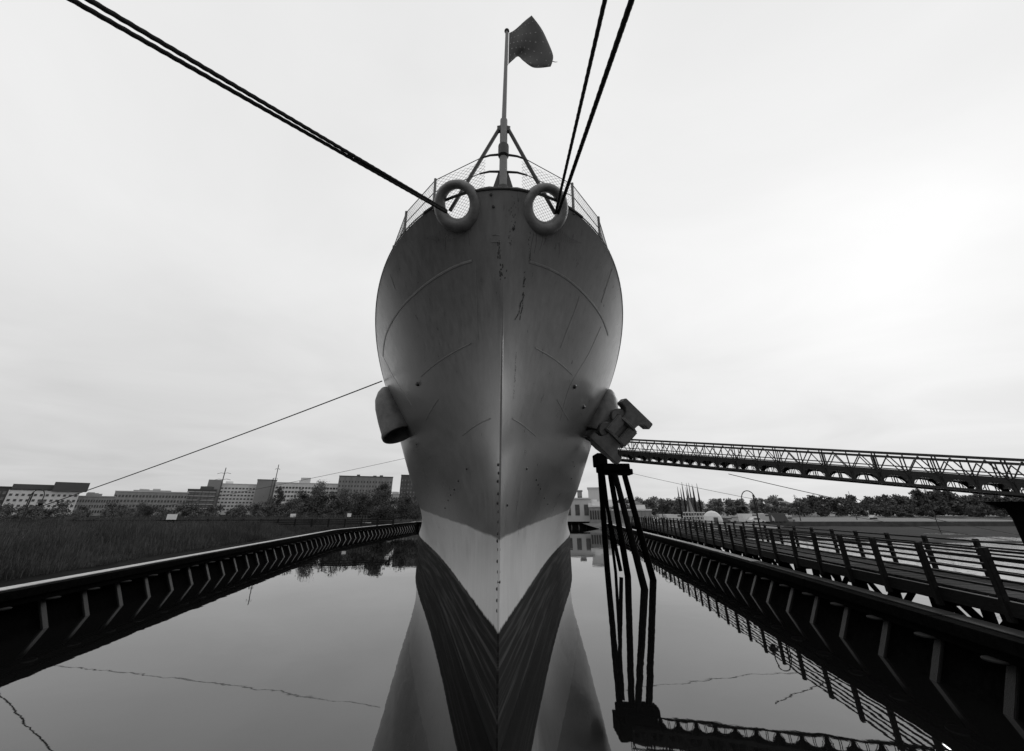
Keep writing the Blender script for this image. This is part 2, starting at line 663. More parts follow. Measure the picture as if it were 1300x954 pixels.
# ------------------------------------------------------------------ bulkheads
def bulkhead(name, label, pts, sg, kerb_dark_to=0.0):
    p0 = pts[0]
    root = thing(name, label, 'retaining wall', (p0.x, p0.y, 0))
    pile_me = None
    for a, b in zip(pts, pts[1:]):
        ln = (b - a).length
        th = math.atan2(b.y - a.y, b.x - a.x)
        o0 = a - p0

        def loc(x_, w_, z_):
            return (o0.x + x_ * math.cos(th) - sg * w_ * math.sin(th), o0.y + x_ * math.sin(th) + sg * w_ * math.cos(th), z_)
        if pile_me is None:
            mb = MB()
            prof = [(0.02, 1.0), (1.12, -1.2), (1.03, -1.2), (-0.07, 1.0)]
            vs = []
            for xx in (-0.14, 0.14):
                vs += [(xx, sg * w_, z_) for w_, z_ in prof]
            mb.add(vs, [(0, 1, 2, 3), (7, 6, 5, 4), (0, 4, 5, 1), (1, 5, 6, 2), (2, 6, 7, 3), (3, 7, 4, 0)])
            pile_me = mb.mesh('king_pile', M_PILE, bevel=0.02)
            plate_me = MB().lathe([(0.24, 0), (0.27, 0.02), (0.27, 0.05), (0.24, 0.06)], 14).mesh('pile_plate', M_KERBD, smooth=True)
            bolt_me = MB().lathe([(0.05, 0), (0.05, 0.05), (0.03, 0.06)], 6).mesh('bolt', M_STEELD)
        n = int(round(ln / 2.05))
        for i in range(n):
            x_ = (i + 0.5) * ln / n
            put('king_pile', pile_me, root, loc(x_, 0, random.uniform(-.03, .03)), (0, random.uniform(-.012, .012), th))
            put('pile_plate', plate_me, root, loc(x_, 0.30, 0.985), (0, 0, th))
        # lagging behind the piles
        mb = MB()
        vs = []
        for xx in (0, ln):
            for w_, z_ in ((-0.35, 1.262), (0.92, -1.3), (0.78, -1.3), (-0.50, 1.262)):
                vs.append(loc(xx, w_, z_))
        mb.add(vs, [(0, 1, 2, 3), (7, 6, 5, 4), (0, 4, 5, 1), (1, 5, 6, 2), (2, 6, 7, 3), (3, 7, 4, 0)])
        put('lagging_wall', mb.mesh('lagging_wall', M_TAR), root)
        # wale, cap and kerb in lengths
        m = max(1, int(round(ln / 6.1)))
        for i in range(m):
            xa, xb = i * ln / m + 0.012, (i + 1) * ln / m - 0.012
            jw = random.uniform(-.015, .015)
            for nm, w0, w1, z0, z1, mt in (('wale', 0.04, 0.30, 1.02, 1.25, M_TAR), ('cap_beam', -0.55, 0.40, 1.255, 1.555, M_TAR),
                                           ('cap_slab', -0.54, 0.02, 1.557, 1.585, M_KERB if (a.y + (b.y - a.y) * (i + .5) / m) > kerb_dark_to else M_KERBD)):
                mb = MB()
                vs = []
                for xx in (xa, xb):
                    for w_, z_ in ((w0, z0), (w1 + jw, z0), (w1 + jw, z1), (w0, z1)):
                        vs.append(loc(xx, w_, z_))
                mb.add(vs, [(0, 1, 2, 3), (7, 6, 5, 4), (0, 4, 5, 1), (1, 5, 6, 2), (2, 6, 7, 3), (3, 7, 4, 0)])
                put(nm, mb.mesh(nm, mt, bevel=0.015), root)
    return root


bulkhead('timber_bulkhead', 'long black timber bulkhead with pale kerb below the reed bank, left of the ship', LW, -1)
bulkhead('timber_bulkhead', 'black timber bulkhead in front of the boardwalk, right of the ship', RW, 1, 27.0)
bulkhead('timber_bulkhead', 'short far bulkhead closing the basin behind the ship', [LW[2], Vector((25.6, 121.0, 0))], -1)

# ------------------------------------------------------------------ THE SHIP
HP = [9.55, 2.607, 1.8, 32.026, 1.328, 15.021, 0.527, 1.089, 1.356, 0.037]
SHIP_L = 96.0


def stem(z):
    u = min(max((z - 2) / 8.9, -.3), 1.2)
    return HP[0] - HP[1] * math.copysign(abs(u) ** HP[2], u)


def half(y, z):
    u = min(max((z - 2) / 8.9, 0), 1.1)
    Ls = math.exp(math.log(HP[3]) + (math.log(HP[5]) - math.log(HP[3])) * u ** HP[7])
    p = HP[4] + (HP[6] - HP[4]) * u ** HP[8]
    s = max(y - stem(z), 0)
    q = (s / Ls) ** p
    w = max(0.0, 1 - u / 0.42) ** 1.5
    if w > 0:
        q += w * (min(0.0205 * s + 1.57e-5 * s ** 3, 4.0) - q)
    return 10.05 * (1 - math.exp(-q))


def zdeck(y):
    return 10.9 - HP[9] * max(y - 6.8, 0)


def hull_n(side, y, z):
    e = .02
    dy = (half(y + e, z) - half(y - e, z)) / (2 * e)
    dz = (half(y, z + e) - half(y, z - e)) / (2 * e)
    return Vector((side, -dy, -dz)).normalized()


def hull_hit(x, y):
    r = ray(x, y)
    Y = 6.0
    while Y < 90:
        p = CC + r * (Y / r[1])
        if p[2] < zdeck(Y) and abs(p[0]) < half(Y, p[2]):
            sd_ = 1 if p[0] > 0 else -1
            return Vector((sd_ * half(Y, p[2]), Y, p[2])), hull_n(sd_, Y, p[2])
        Y += 0.02
    return None


ship = thing('warship', 'huge grey flared warship bow rising from the basin', 'ship', (0, 9.6, 0))
SO = Vector((0, 9.6, 0))

NS, NZ = 110, 110
vs, fs = [], []
zrow = [-1.6 + (i / NZ) for i in range(1)]
for i in range(NZ + 1):
    v = i / NZ
    for j in range(-NS, NS + 1):
        s = (abs(j) / NS) ** 2.6 * SHIP_L
        z = 5.0
        y = 8.0
        for _ in range(6):
            y = stem(z) + s
            z = -1.6 + (zdeck(y) + 1.6) * v
        xh = half(y, z)
        # rounded stem bar
        xh = max(xh, 0.022 * min(1, abs(j) / 3))
        vs.append((math.copysign(xh, j) if j else 0.0, y, z))
cn = 2 * NS + 1
for i in range(NZ):
    for j in range(cn - 1):
        fs.append((i * cn + j, i * cn + j + 1, (i + 1) * cn + j + 1, (i + 1) * cn + j))
# transom
for i in range(NZ):
    fs.append((i * cn + cn - 1, i * cn, (i + 1) * cn, (i + 1) * cn + cn - 1))
# the two mooring holes through the bow plating
CHOCK = {}
for sd_, q_ in ((-1, (580, 261)), (1, (691, 264.5))):
    CHOCK[sd_] = (Vector(at_y(q_[0], q_[1], 7.32)), Vector((sd_ * 0.2, -0.80, -0.56)).normalized())


def in_hole(f_):
    c_ = sum((Vector(vs[i]) for i in f_), Vector()) / len(f_)
    if c_.z < 9.8 or c_.y > 8.3:
        return False
    for cp_, nr_ in CHOCK.values():
        d_ = c_ - cp_
        a_ = d_.dot(nr_)
        if abs(a_) < 0.7 and ((d_ - nr_ * a_).length < 0.47):
            return True
    return False


fs = [f_ for f_ in fs if not in_hole(f_)]
me = bpy.data.meshes.new('hull')
me.from_pydata([Vector(p) - SO for p in vs], [], fs)
me.materials.append(M_HULL)
me.polygons.foreach_set('use_smooth', [True] * len(me.polygons))
sharp = me.attributes.new('sharp_edge', 'BOOLEAN', 'EDGE')
for e in me.edges:
    a, b = e.vertices
    if a % cn == NS and b % cn == NS and vs[a][2] < 3.4:
        sharp.data[e.index].value = True
me.update()
put('hull', me, ship)

# deck, set just under the sheer strake
dv, df = [], []
ysd = [stem(9.5) + 0.15 + (i / 60) ** 2 * (SHIP_L - 2) for i in range(61)]
for y in ysd:
    zk = zdeck(y) - 1.3
    xh = half(y, zk) - 0.03
    dv += [(-xh, y, zk), (xh, y, zk)]
for i in range(60):
    df.append((2 * i, 2 * i + 1, 2 * i + 3, 2 * i + 2))
MB().add(dv, df).build('deck', M_DECK, ship)

# gunwale bar round the deck edge
for sd_ in (-1, 1):
    pts = []
    for i in range(90):
        s = (i / 89) ** 2.4 * 60
        y = stem(zdeck(7)) + s
        z = zdeck(y)
        pts.append((sd_ * (half(y, z) + 0.01 if i else 0.0), y - 0.01, z + 0.02))
    MB().tube(pts[:16], 0.035, 6).build('gunwale', M_BLACKP, ship, smooth=True)
    MB().tube(pts[15:], 0.018, 6).build('gunwale', M_GREY, ship, smooth=True)


def hull_strip(name, m, pix, width, lift=0.012, z_=None):
    """a thin raised strip lying on the plating along a line seen on the hull"""
    hits = [hull_hit(*p) for p in pix]
    hits = [h_ for h_ in hits if h_]
    if len(hits) < 2:
        return None
    ys = [h_[0] for h_ in hits]
    dense = []
    for a, b in zip(ys, ys[1:]):
        for k in range(6):
            dense.append(a.lerp(b, k / 6))
    dense.append(ys[-1])
    # soften the corners
    for _ in range(4):
        dense = [dense[0]] + [(dense[i - 1] + dense[i] * 2 + dense[i + 1]) / 4 for i in range(1, len(dense) - 1)] + [dense[-1]]
    P_, N_ = [], []
    for p in dense:
        sd_ = 1 if p.x >= 0 else -1
        y = max(p.y, stem(p.z) + 0.002)
        P_.append(Vector((sd_ * half(y, p.z), y, p.z)))
        N_.append(hull_n(sd_, y, p.z))
    vs_, fs_ = [], []
    for i, p in enumerate(P_):
        d = (P_[min(i + 1, len(P_) - 1)] - P_[max(i - 1, 0)]).normalized()
        w_ = d.cross(N_[i]).normalized() * (width / 2)
        vs_ += [p - w_ - N_[i] * .01, p - w_ * .6 + N_[i] * lift, p + w_ * .6 + N_[i] * lift, p + w_ - N_[i] * .01]
    for i in range(len(P_) - 1):
        for k in range(3):
            fs_.append((i * 4 + k, i * 4 + k + 1, i * 4 + 5 + k, i * 4 + 4 + k))
    return MB().add(vs_, fs_).build(name, m, ship, smooth=True)


def zl(pts, sx, ox, oy):
    return [(ox + a / sx, oy + b / sx) for a, b in pts]


A3 = (3.67, 470, 300)
B3 = (3.67, 630, 300)
C3 = (3.25, 460, 460)
seams = [zl([(480, 115), (400, 140), (310, 190), (210, 270), (150, 330), (110, 390), (75, 470), (65, 560)], *A3),
         zl([(470, 500), (400, 535), (320, 585), (240, 655)], *A3), zl([(320, 760), (290, 805), (260, 865)], *A3),
         zl([(560, 850), (500, 875), (430, 930)], *A3),
         zl([(150, 120), (230, 145), (330, 200), (430, 290), (490, 370), (525, 460)], *B3),
         zl([(180, 520), (270, 570), (355, 645)], *B3), zl([(285, 760), (310, 805), (340, 855)], *B3),
         zl([(75, 850), (120, 875), (185, 930)], *B3)]
for i, q in enumerate(seams):
    hull_strip('weld_seam', M_SEAM, q, 0.075 if i in (0, 4) else 0.04, 0.011)
for q in (zl([(70, 120), (95, 180), (120, 250)], *A3), zl([(65, 560), (110, 650), (200, 790)], *A3), zl([(540, 150), (515, 230), (490, 310)], *B3),
          zl([(385, 280), (360, 360), (300, 520)], *B3), zl([(490, 420), (430, 560), (340, 700), (300, 860)], *B3),
          zl([(490, 130), (500, 300), (505, 490)], *A3)):
    hull_strip('plate_butt', M_SEAM, q, 0.02, 0.005)
def hull_blots(pix, width):
    """a run of small rust blots lying on the plating"""
    mb = MB()
    for (a_, b_) in zip(pix, pix[1:]):
        n_ = max(3, int(math.hypot(a_[0] - b_[0], a_[1] - b_[1]) / 1.9))
        for k in range(n_):
            if random.random() < .1:
                continue
            f_ = (k + random.random()) / n_
            h_ = hull_hit(a_[0] + (b_[0] - a_[0]) * f_ + random.uniform(-.6, .6), a_[1] + (b_[1] - a_[1]) * f_)
            if not h_:
                continue
            p_, n3 = h_
            up_ = (Vector((0, 0, 1)) - n3 * n3.z).normalized()
            sx_ = up_.cross(n3).normalized()
            r_ = width * random.uniform(.25, .7)
            el = random.uniform(1.0, 3.2)
            ring = []
            for t_ in range(7):
                an = 2 * math.pi * t_ / 7
                rr = r_ * random.uniform(.7, 1.2)
                ring.append(p_ + n3 * .006 + sx_ * (rr * math.cos(an)) + up_ * (rr * el * math.sin(an)))
            mb.add(ring, [tuple(range(7))])
    if mb.v:
        mb.build('rust_stain', M_RUST, ship)


# stains down from the right chock and along the stem
for q, w_ in ((zl([(24, 20), (26, 70), (24, 110)], *B3), 0.03), (zl([(28, 130), (30, 180), (27, 205)], *B3), 0.04), (zl([(145, -20), (148, 60), (150, 118)], *B3), 0.02),
              (zl([(130, 165), (122, 240), (115, 350), (105, 390)], *B3), 0.032), (zl([(112, 300), (105, 350), (82, 392)], *B3), 0.028),
              (zl([(90, 540), (86, 640), (78, 760)], *B3), 0.02), ([(641, 248), (642, 262), (641, 276)], 0.02), ([(646, 268), (645, 290), (643, 312)], 0.018)):
    hull_blots(q, w_)
M_RUN = mat('grey_run_mark', 0.085, 0.6, 0.3, 8)
for x0_, x1_, y1_ in ((674, 671, 332), (680, 677, 322), (687, 684, 318), (693, 689, 311), (566, 565, 318), (596, 597, 312)):
    hull_strip('run_mark', M_RUN, [(x0_, 296), ((x0_ + x1_) / 2, (296 + y1_) / 2), (x1_, y1_)], 0.022, 0.003)
# draught mark plate at the stem
hull_strip('draught_plate', M_SEAM, [(624, 298), (636, 298), (646, 299)], 0.03, 0.014)
hull_strip('draught_plate', M_SEAM, [(624, 307), (636, 307), (647, 308)], 0.03, 0.014)

stud_me = MB().lathe([(0.03, -0.03), (0.034, 0.015), (0.022, 0.03)], 8).mesh('stud', M_BLACKP, smooth=True)
bigstud_me = MB().lathe([(0.075, -0.03), (0.08, 0.03), (0.05, 0.07)], 8).mesh('stud', M_BLACKP, smooth=True)
studs = zl([(226, 690)], *A3) + zl([(367, 700), (410, 795)], *B3)
studs2 = zl([(435, 440), (400, 490), (385, 525), (370, 548), (360, 570), (348, 602), (680, 440), (720, 485), (728, 505), (738, 522), (755, 560), (770, 585), (597, 590),
             (230, 340), (870, 480), (875, 410), (880, 430)], *C3)
studs2 += [(635.5, 248), (637, 263), (645, 290)]
for k in range(16):
    studs2.append((632.6 + random.uniform(-.8, .8), 588 + k * 12.5 + random.uniform(-3, 3)))
for lst, me_ in ((studs, bigstud_me), (studs2, stud_me)):
    for q in lst:
        h_ = hull_hit(*q)
        if h_:
            o = put('stud', me_, ship, h_[0] - SO)
            o.rotation_euler = h_[1].to_track_quat('Z', 'Y').to_euler()


# mooring chocks: fat rings through the bulwark
def chock(side):
    cpt, nrm = CHOCK[side]
    sx = nrm.cross(Vector((0, 0, 1))).normalized()
    sy = sx.cross(nrm).normalized()
    mb = MB()
    n, k = 36, 14
    vs_, fs_ = [], []
    for i in range(n):
        a = 2 * math.pi * i / n
        d = sx * (math.cos(a) * 0.435) + sy * (math.sin(a) * 0.46)
        rd = (sx * math.cos(a) + sy * math.sin(a)).normalized()
        for j in range(k):
            b_ = 2 * math.pi * j / k
            vs_.append(cpt + d + rd * ((0.105 + 0.06 * (.5 - .5 * math.sin(a))) * math.cos(b_)) + nrm * (0.17 * math.sin(b_)))
    for i in range(n):
        for j in range(k):
            fs_.append((i * k + j, i * k + (j + 1) % k, ((i + 1) % n) * k + (j + 1) % k, ((i + 1) % n) * k + j))
    mb.add(vs_, fs_)
    mb.build('mooring_chock', M_RINGP, ship, smooth=True)
    return cpt, nrm


chL = chock(-1)
chR = chock(1)

# hawse bolsters
BOL = {}
for side in (-1, 1):
    lip = Vector(at_y(509, 553, 18.2) if side < 0 else at_y(756, 554, 18.2))
    ax = Vector((-side * 0.42, -0.20, -0.88)).normalized()
    base_ = lip - ax * 0.9
    M = Matrix.Translation(base_) @ ax.to_track_quat('Z', 'Y').to_matrix().to_4x4()
    prof = [(0.15, -1.7), (0.36, -1.5), (0.56, -1.15), (0.66, -0.7), (0.71, 0.0), (0.72, 0.6), (0.76, 0.76), (0.74, 0.88), (0.68, 0.90), (0.64, 0.82), (0.59, 0.6), (0.58, -0.2)]
    MB().lathe(prof, 28, M).build('hawse_bolster', M_ANCH, ship, smooth=True)
    MB().lathe([(0.57, 0.3), (0.57, 0.32)], 24, M).build('hawse_shade_disc', M_BLACKP, ship)  # black disc across the pipe, painting in the shade of the open hole
    BOL[side] = base_ + ax * 0.9

# jackstaff with its struts and sockets
js = Vector((-0.03, 7.35, 10.9))
MB().tube([js - Vector((0, 0, 0.15)), js + Vector((0, 0, 2.75))], [0.10, 0.095], 12).build('staff_socket', M_GREY, ship, smooth=True)
stf = MB().tube([js + Vector((0, 0, 2.6)), js + Vector((0.03, 0, 4.5)), js + Vector((0.06, 0, 6.55))], [0.065, 0.055, 0.045], 10).build('jackstaff', M_GREY, ship, smooth=True)
MB().lathe([(0.03, 0), (0.075, 0.03), (0.075, 0.07), (0.03, 0.11)], 10, Matrix.Translation(js + Vector((0.06, 0, 6.53)))).build('truck', M_BLACKP, ship, smooth=True)
for zc_ in (0.25, 1.62):
    MB().lathe([(0.10, -.2), (0.135, -.17), (0.135, .17), (0.10, .2)], 12, Matrix.Translation(js + Vector((0, -.02, zc_)))).build('staff_clamp', M_BLACKP, ship, smooth=True)
for sd_ in (-1, 1):
    MB().prism([(0, 0), (sd_ * 0.36, 0), (sd_ * 0.11, 1.0), (0, 1.0)], -0.03, 0.03, Matrix.Translation(js + Vector((0, 0.05, 0)))).build('staff_bracket', M_BLACKP, ship)
    foot = Vector((-1.27 if sd_ < 0 else 1.22, 7.5, 10.74))
    top = js + Vector((sd_ * 0.12, 0.0, 2.42))
    MB().tube([foot, top], 0.05, 8).build('staff_strut', M_BLACKP, ship, smooth=True)
    MB().bar(top + Vector((-sd_ * .1, 0, 0.02)), top + Vector((sd_ * .03, 0, -.02)), 0.1, 0.16).build('strut_lug', M_BLACKP, ship)

# guard rails, stanchions and safety net along the deck edge
for sd_ in (-1, 1):
    stn = []
    for (y, hgt, ins) in ((7.62, 0.98, 0.05), (8.75, 0.95, 0.10), (10.1, 0.85, 0.2), (12.2, 0.7, 0.3), (14.8, 0.7, 0.35), (18, 0.7, 0.4), (22, 0.7, 0.4), (27, 0.7, 0.4), (33, 0.7, 0.4)):
        z = zdeck(y)
        x = sd_ * (half(y, z) - ins)
        b_ = Vector((x, y, z - 0.05))
        t_ = b_ + Vector((sd_ * 0.02, -0.02, hgt))
        MB().tube([b_, t_], 0.035, 6).build('stanchion', M_NET, ship, smooth=True)
        stn.append((b_, t_))
    staff_pts = [js + Vector((sd_ * .1, 0, k)) for k in (0.42, 0.95, 1.52)]
    for k, fr in enumerate((0.2, 0.58, 0.96)):
        a = staff_pts[k]
        b_ = stn[0][0].lerp(stn[0][1], fr)
        mid = a.lerp(b_, 0.3) + Vector((0, -.05, 0.08))
        MB().tube([a, a.lerp(mid, .5) + Vector((0, 0, .035)), mid], [0.032, 0.028, 0.02], 6).build('rail_bracket', M_BLACKP, ship, smooth=True)
        pts = [mid, b_] + [s_[0].lerp(s_[1], fr) for s_ in stn[1:]]
        MB().tube(pts, 0.011, 5).build('guard_wire', M_WIRE, ship)
    # net: a lattice of thin wires between the lowest and the top guard wire
    mb = MB()
    lo = [staff_pts[0].lerp(stn[0][0], .22) - Vector((0, 0, .9)), Vector((stn[0][0].x * .72, stn[0][0].y + .1, stn[0][0].z - .75))] + [s_[0] + Vector((0, 0, .05)) for s_ in stn[1:]]
    hi = [staff_pts[2].lerp(stn[0][1], .22)] + [s_[0].lerp(s_[1], .96) for s_ in stn]
    for i in range(len(lo) - 1):
        ln_ = (lo[i + 1] - lo[i]).length
        nc = max(4, int(ln_ / 0.08))
        nr = 10 if i else 18
        for c in range(nc):
            for r_ in range(nr):
                def P3(cc, rr):
                    return lo[i].lerp(lo[i + 1], cc / nc).lerp(hi[i].lerp(hi[i + 1], cc / nc), rr / nr)
                if i > 5:
                    continue
                mb.bar(P3(c, r_), P3(c + 1, r_ + 1), 0.0045)
                mb.bar(P3(c + 1, r_), P3(c, r_ + 1), 0.0045)
    mb.build('safety_net', M_NET, ship)

ship.rotation_euler = (0, 0, R(0.4))

# the flag on the jackstaff
top_e = [(645.5, 42), (653, 38), (664, 28), (674, 20)]
fly_e = [(674, 20), (686, 36), (694, 52), (701, 70), (700, 80), (698, 85)]
bot_e = [(644.5, 82), (651, 76), (657, 72), (664, 78), (677, 86), (698, 85)]
hoi_e = [(645.5, 42), (645, 60), (644.5, 82)]


def on(pl, u):
    f_ = u * (len(pl) - 1)
    k = min(int(f_), len(pl) - 2)
    t = f_ - k
    g_ = lambda i_: np.array(pl[min(max(i_, 0), len(pl) - 1)], float)
    p0, p1, p2, p3 = g_(k - 1), g_(k), g_(k + 1), g_(k + 2)
    return 0.5 * (2 * p1 + (p2 - p0) * t + (2 * p0 - 5 * p1 + 4 * p2 - p3) * t * t + (3 * p1 - p0 - 3 * p2 + p3) * t ** 3)


def flag_pt(u, v):
    c_ = (1 - v) * on(top_e, u) + v * on(bot_e, u) + (1 - u) * on(hoi_e, v) + u * on(fly_e, v)
    c_ -= (1 - u) * (1 - v) * np.array(top_e[0]) + u * (1 - v) * np.array(top_e[-1]) + (1 - u) * v * np.array(bot_e[0]) + u * v * np.array(bot_e[-1])
    dep = 7.37 + 0.5 * u + 0.16 * math.sin(u * 11 + v * 4) * u + 0.08 * math.sin(v * 8 + u * 4) * min(1, u * 3)
    return Vector(at_y(c_[0] + 0.9, c_[1], dep))


fg = thing('flag', 'dark tattered flag flying from the jackstaff at the bow', 'flag', flag_pt(0, 1))
nu, nv = 40, 30
vs = [flag_pt(i / nu, j / nv) for i in range(nu + 1) for j in range(nv + 1)]
fs = [(i * (nv + 1) + j, (i + 1) * (nv + 1) + j, (i + 1) * (nv + 1) + j + 1, i * (nv + 1) + j + 1) for i in range(nu) for j in range(nv)]
cl_o = MB().add(vs, fs).build('cloth', M_FLAG, fg, smooth=True)
md = cl_o.modifiers.new('thickness', 'SOLIDIFY')
md.thickness = 0.006
mb = MB()
for i in range(8):
    for j in range(6):
        u, v = 0.06 + i * 0.12 + (j % 2) * .05, 0.09 + j * 0.16
        if u > .97 or v > .97:
            continue
        c_ = flag_pt(u, v)
        du = (flag_pt(min(u + .02, 1), v) - c_).normalized()
        dv_ = (flag_pt(u, min(v + .02, 1)) - c_).normalized()
        nrm = du.cross(dv_).normalized()
        if nrm.y > 0:
            nrm = -nrm
        for sgn in (0.012,):
            ring = []
            for k in range(10):
                a = math.pi * k / 5 + .3
                rr = 0.038 if k % 2 == 0 else 0.016
                ring.append(c_ + du * (rr * math.cos(a)) + dv_ * (rr * math.sin(a)) + nrm * sgn)
            mb.add(ring, [tuple(range(10))])
so = mb.build('stars', M_STAR, fg)
so['kind'] = 'stuff'
MB().tube([flag_pt(0, 0) + Vector((-.03, 0, .02)), flag_pt(0, 1) + Vector((-.03, 0, -.02))], 0.022, 6).build('hoist_band', M_WHITE, fg, smooth=True)
MB().tube([flag_pt(1, .75), flag_pt(1, .75) + Vector((.09, .02, .0)), flag_pt(1, .75) + Vector((.16, .03, .03))], [0.012, 0.01, 0.006], 5).build('frayed_thread', M_NET, fg)


# ------------------------------------------------------------------ anchor hanging from the right bolster
ac = Vector(at_y(786.5, 547, 17.0))
a_ax = Vector((0.70, -0.12, 0.70)).normalized()
n_ax = Vector((-0.22, -0.88, -0.42))
n_ax = (n_ax - a_ax * n_ax.dot(a_ax)).normalized()
y_ax = -n_ax
e_ax = a_ax.cross(y_ax).normalized()
Ma = Matrix(((a_ax.x, y_ax.x, e_ax.x, ac.x), (a_ax.y, y_ax.y, e_ax.y, ac.y), (a_ax.z, y_ax.z, e_ax.z, ac.z), (0, 0, 0, 1)))
# in this frame x runs along the crown (lower left to upper right), z across it, y into the ship
anchor = thing('anchor', 'heavy grey stockless anchor stowed at the hawse on the right of the bow', 'anchor', ac)
FS = 1.08
for sgn in (-1, 1):
    x0 = sgn * 0.93 * FS
    # palm plate with a swelling web towards the crown
    s2 = 1
    hw = 0.15
    prof = [(x0 + sgn * hw, -0.78), (x0 + sgn * hw, 0.78), (x0 - sgn * hw, 0.80), (x0 - sgn * hw * 1.15, 0.52), (x0 - sgn * 0.34, 0.36), (x0 - sgn * 0.62, 0.33),
            (x0 - sgn * 0.62, -0.33), (x0 - sgn * 0.34, -0.36), (x0 - sgn * hw * 1.15, -0.52), (x0 - sgn * hw, -0.80)]
    MB().prism(prof, -0.32, 0.35, Ma).build('fluke_base', M_ANCH, anchor, bevel=0.028, smooth=True)
    blade = [(x0 + sgn * 0.13, -0.60), (x0 + sgn * 0.13, 0.60), (x0 - sgn * 0.17, 0.55), (x0 - sgn * 0.17, -0.55)]
    MB().prism(blade, 0.33, 1.75, Ma, 0.28, (x0, 0.0), (0, 0.0)).build('fluke', M_ANCH, anchor, bevel=0.03, smooth=True)
    # round lug beside the crown
    Ml = Ma @ Matrix.Translation((0.40 * sgn, 0.0, 0.46)) @ Matrix.Rotation(R(90), 4, 'X')
    MB().lathe([(0.30, -0.16), (0.33, -0.12), (0.33, 0.12), (0.30, 0.16)], 20, Ml).build('crown_lug', M_ANCH, anchor, smooth=True)
    Mp = Ma @ Matrix.Translation((0.42 * sgn, -0.18, 0.52)) @ Matrix.Rotation(R(90), 4, 'X')
    MB().lathe([(0.045, -0.02), (0.045, 0.05), (0.03, 0.06)], 8, Mp).build('pin_end', M_BLACKP, anchor, smooth=True)
# crown: two collars, cheeks with an open throat between them, the barrel behind
for sg_ in (-1, 1):
    MB().lathe([(0.52, -0.07), (0.58, -0.04), (0.58, 0.04), (0.52, 0.07)], 24, Ma @ Matrix.Translation((sg_ * 0.40, 0.10, 0)) @ Matrix.Rotation(R(90), 4, 'Y')).build('crown_collar', M_ANCH, anchor, smooth=True)
    MB().prism([(-0.44, 0.11 * sg_), (0.44, 0.11 * sg_), (0.44, 0.54 * sg_), (-0.44, 0.54 * sg_)], -0.34, 0.45, Ma).build('crown_cheek', M_ANCH, anchor, bevel=0.05, smooth=True)
MB().lathe([(0.26, -0.66), (0.30, -0.62), (0.30, 0.62), (0.26, 0.66)], 22, Ma @ Matrix.Translation((0, 0.16, 0)) @ Matrix.Rotation(R(90), 4, 'Y')).build('crown_barrel', M_ANCH, anchor, smooth=True)
sh0 = Ma @ Vector((0, 0.25, 0))
MB().bar(sh0, BOL[1] - Vector((0.6, 0, -.1)), 0.34, 0.26).build('shank', M_ANCH, anchor, bevel=0.04)


# ------------------------------------------------------------------ mooring ropes
def rope(label, pts, r, group=None, n=10, step=0.03):
    ds, dense = 0, []
    for a, b in zip(pts, pts[1:]):
        k = max(1, int((b - a).length / step))
        for i in range(k):
            dense.append(a.lerp(b, i / k))
    dense.append(pts[-1])
    root = MB().tube(dense, r, n, twist=16.0, lobes=3)
    me = root.mesh('mooring_rope', M_ROPE, pts[0], smooth=False)
    me.polygons.foreach_set('use_smooth', [True] * len(me.polygons))
    o = put('mooring_rope', me, None, pts[0])
    return tag(o, label, 'rope', group)


def overhead(pix0, pix1, start, m, extra):
    """from the chock, through a point m metres off in the direction of pix1, on to the quay behind"""
    r = ray(*pix1)
    d = Vector(CC + r * m)
    e = start + (d - start) * extra
    return catenary(start, e, 0.0, 10)


gL = 'ropes from the chocks to the quay behind the camera'
kL = Vector(at_y(567, 269, 7.0))
kR = Vector(at_y(707, 271, 7.0))
rope('upper rope of the left pair, from the left chock towards the top left corner', overhead(None, (113, 0), kL + Vector((0, 0, .03)), 4.3, 4.2), 0.030, gL)
rope('lower rope of the left pair, from the left chock towards the top left corner', overhead(None, (91, 0), kL - Vector((0, 0, .02)), 4.3, 4.2), 0.030, gL)
rope('left rope of the right pair, from the right chock steeply up', overhead(None, (768, 0), kR + Vector((-.03, 0, 0)), 4.6, 4.4), 0.028, gL)
rope('right rope of the right pair, from the right chock steeply up', overhead(None, (802, 0), kR + Vector((.03, 0, .0)), 4.6, 4.4), 0.036, gL)


def line(label, a, b, sag, r, group):
    pts = catenary(a, b, sag, 50)
    me = MB().tube(pts, r, 6).mesh('mooring_line', M_WIRE, a, smooth=True)
    return tag(put('mooring_line', me, None, a), label, 'rope', group)


gS = 'long lines from the ship to the shore'
line('upper thin line from the left side of the hull down to the left edge', Vector(at_y(485, 484, 19.6)), Vector(at_y(-60, 680, 36.0)), 0.25, 0.030, gS)
line('lower thin line from the left side of the hull to the reed bank', Vector(at_y(514.5, 582, 36.0)), Vector((-33.5, 25.7, 2.1)), 0.3, 0.015, gS)
line('thin line from behind the leg tower, passing under the gangway to the far right', Vector((9.2, 36.7, 7.9)), Vector((31.0, 21.5, 2.2)), 0.5, 0.015, gS)
aR2 = Vector(at_y(925, 602, 31.0))
bR2 = Vector(at_y(1345, 688, 37.0))
line('thin line from under the gangway sloping down to the right', aR2, bR2, 0.25, 0.026, gS)

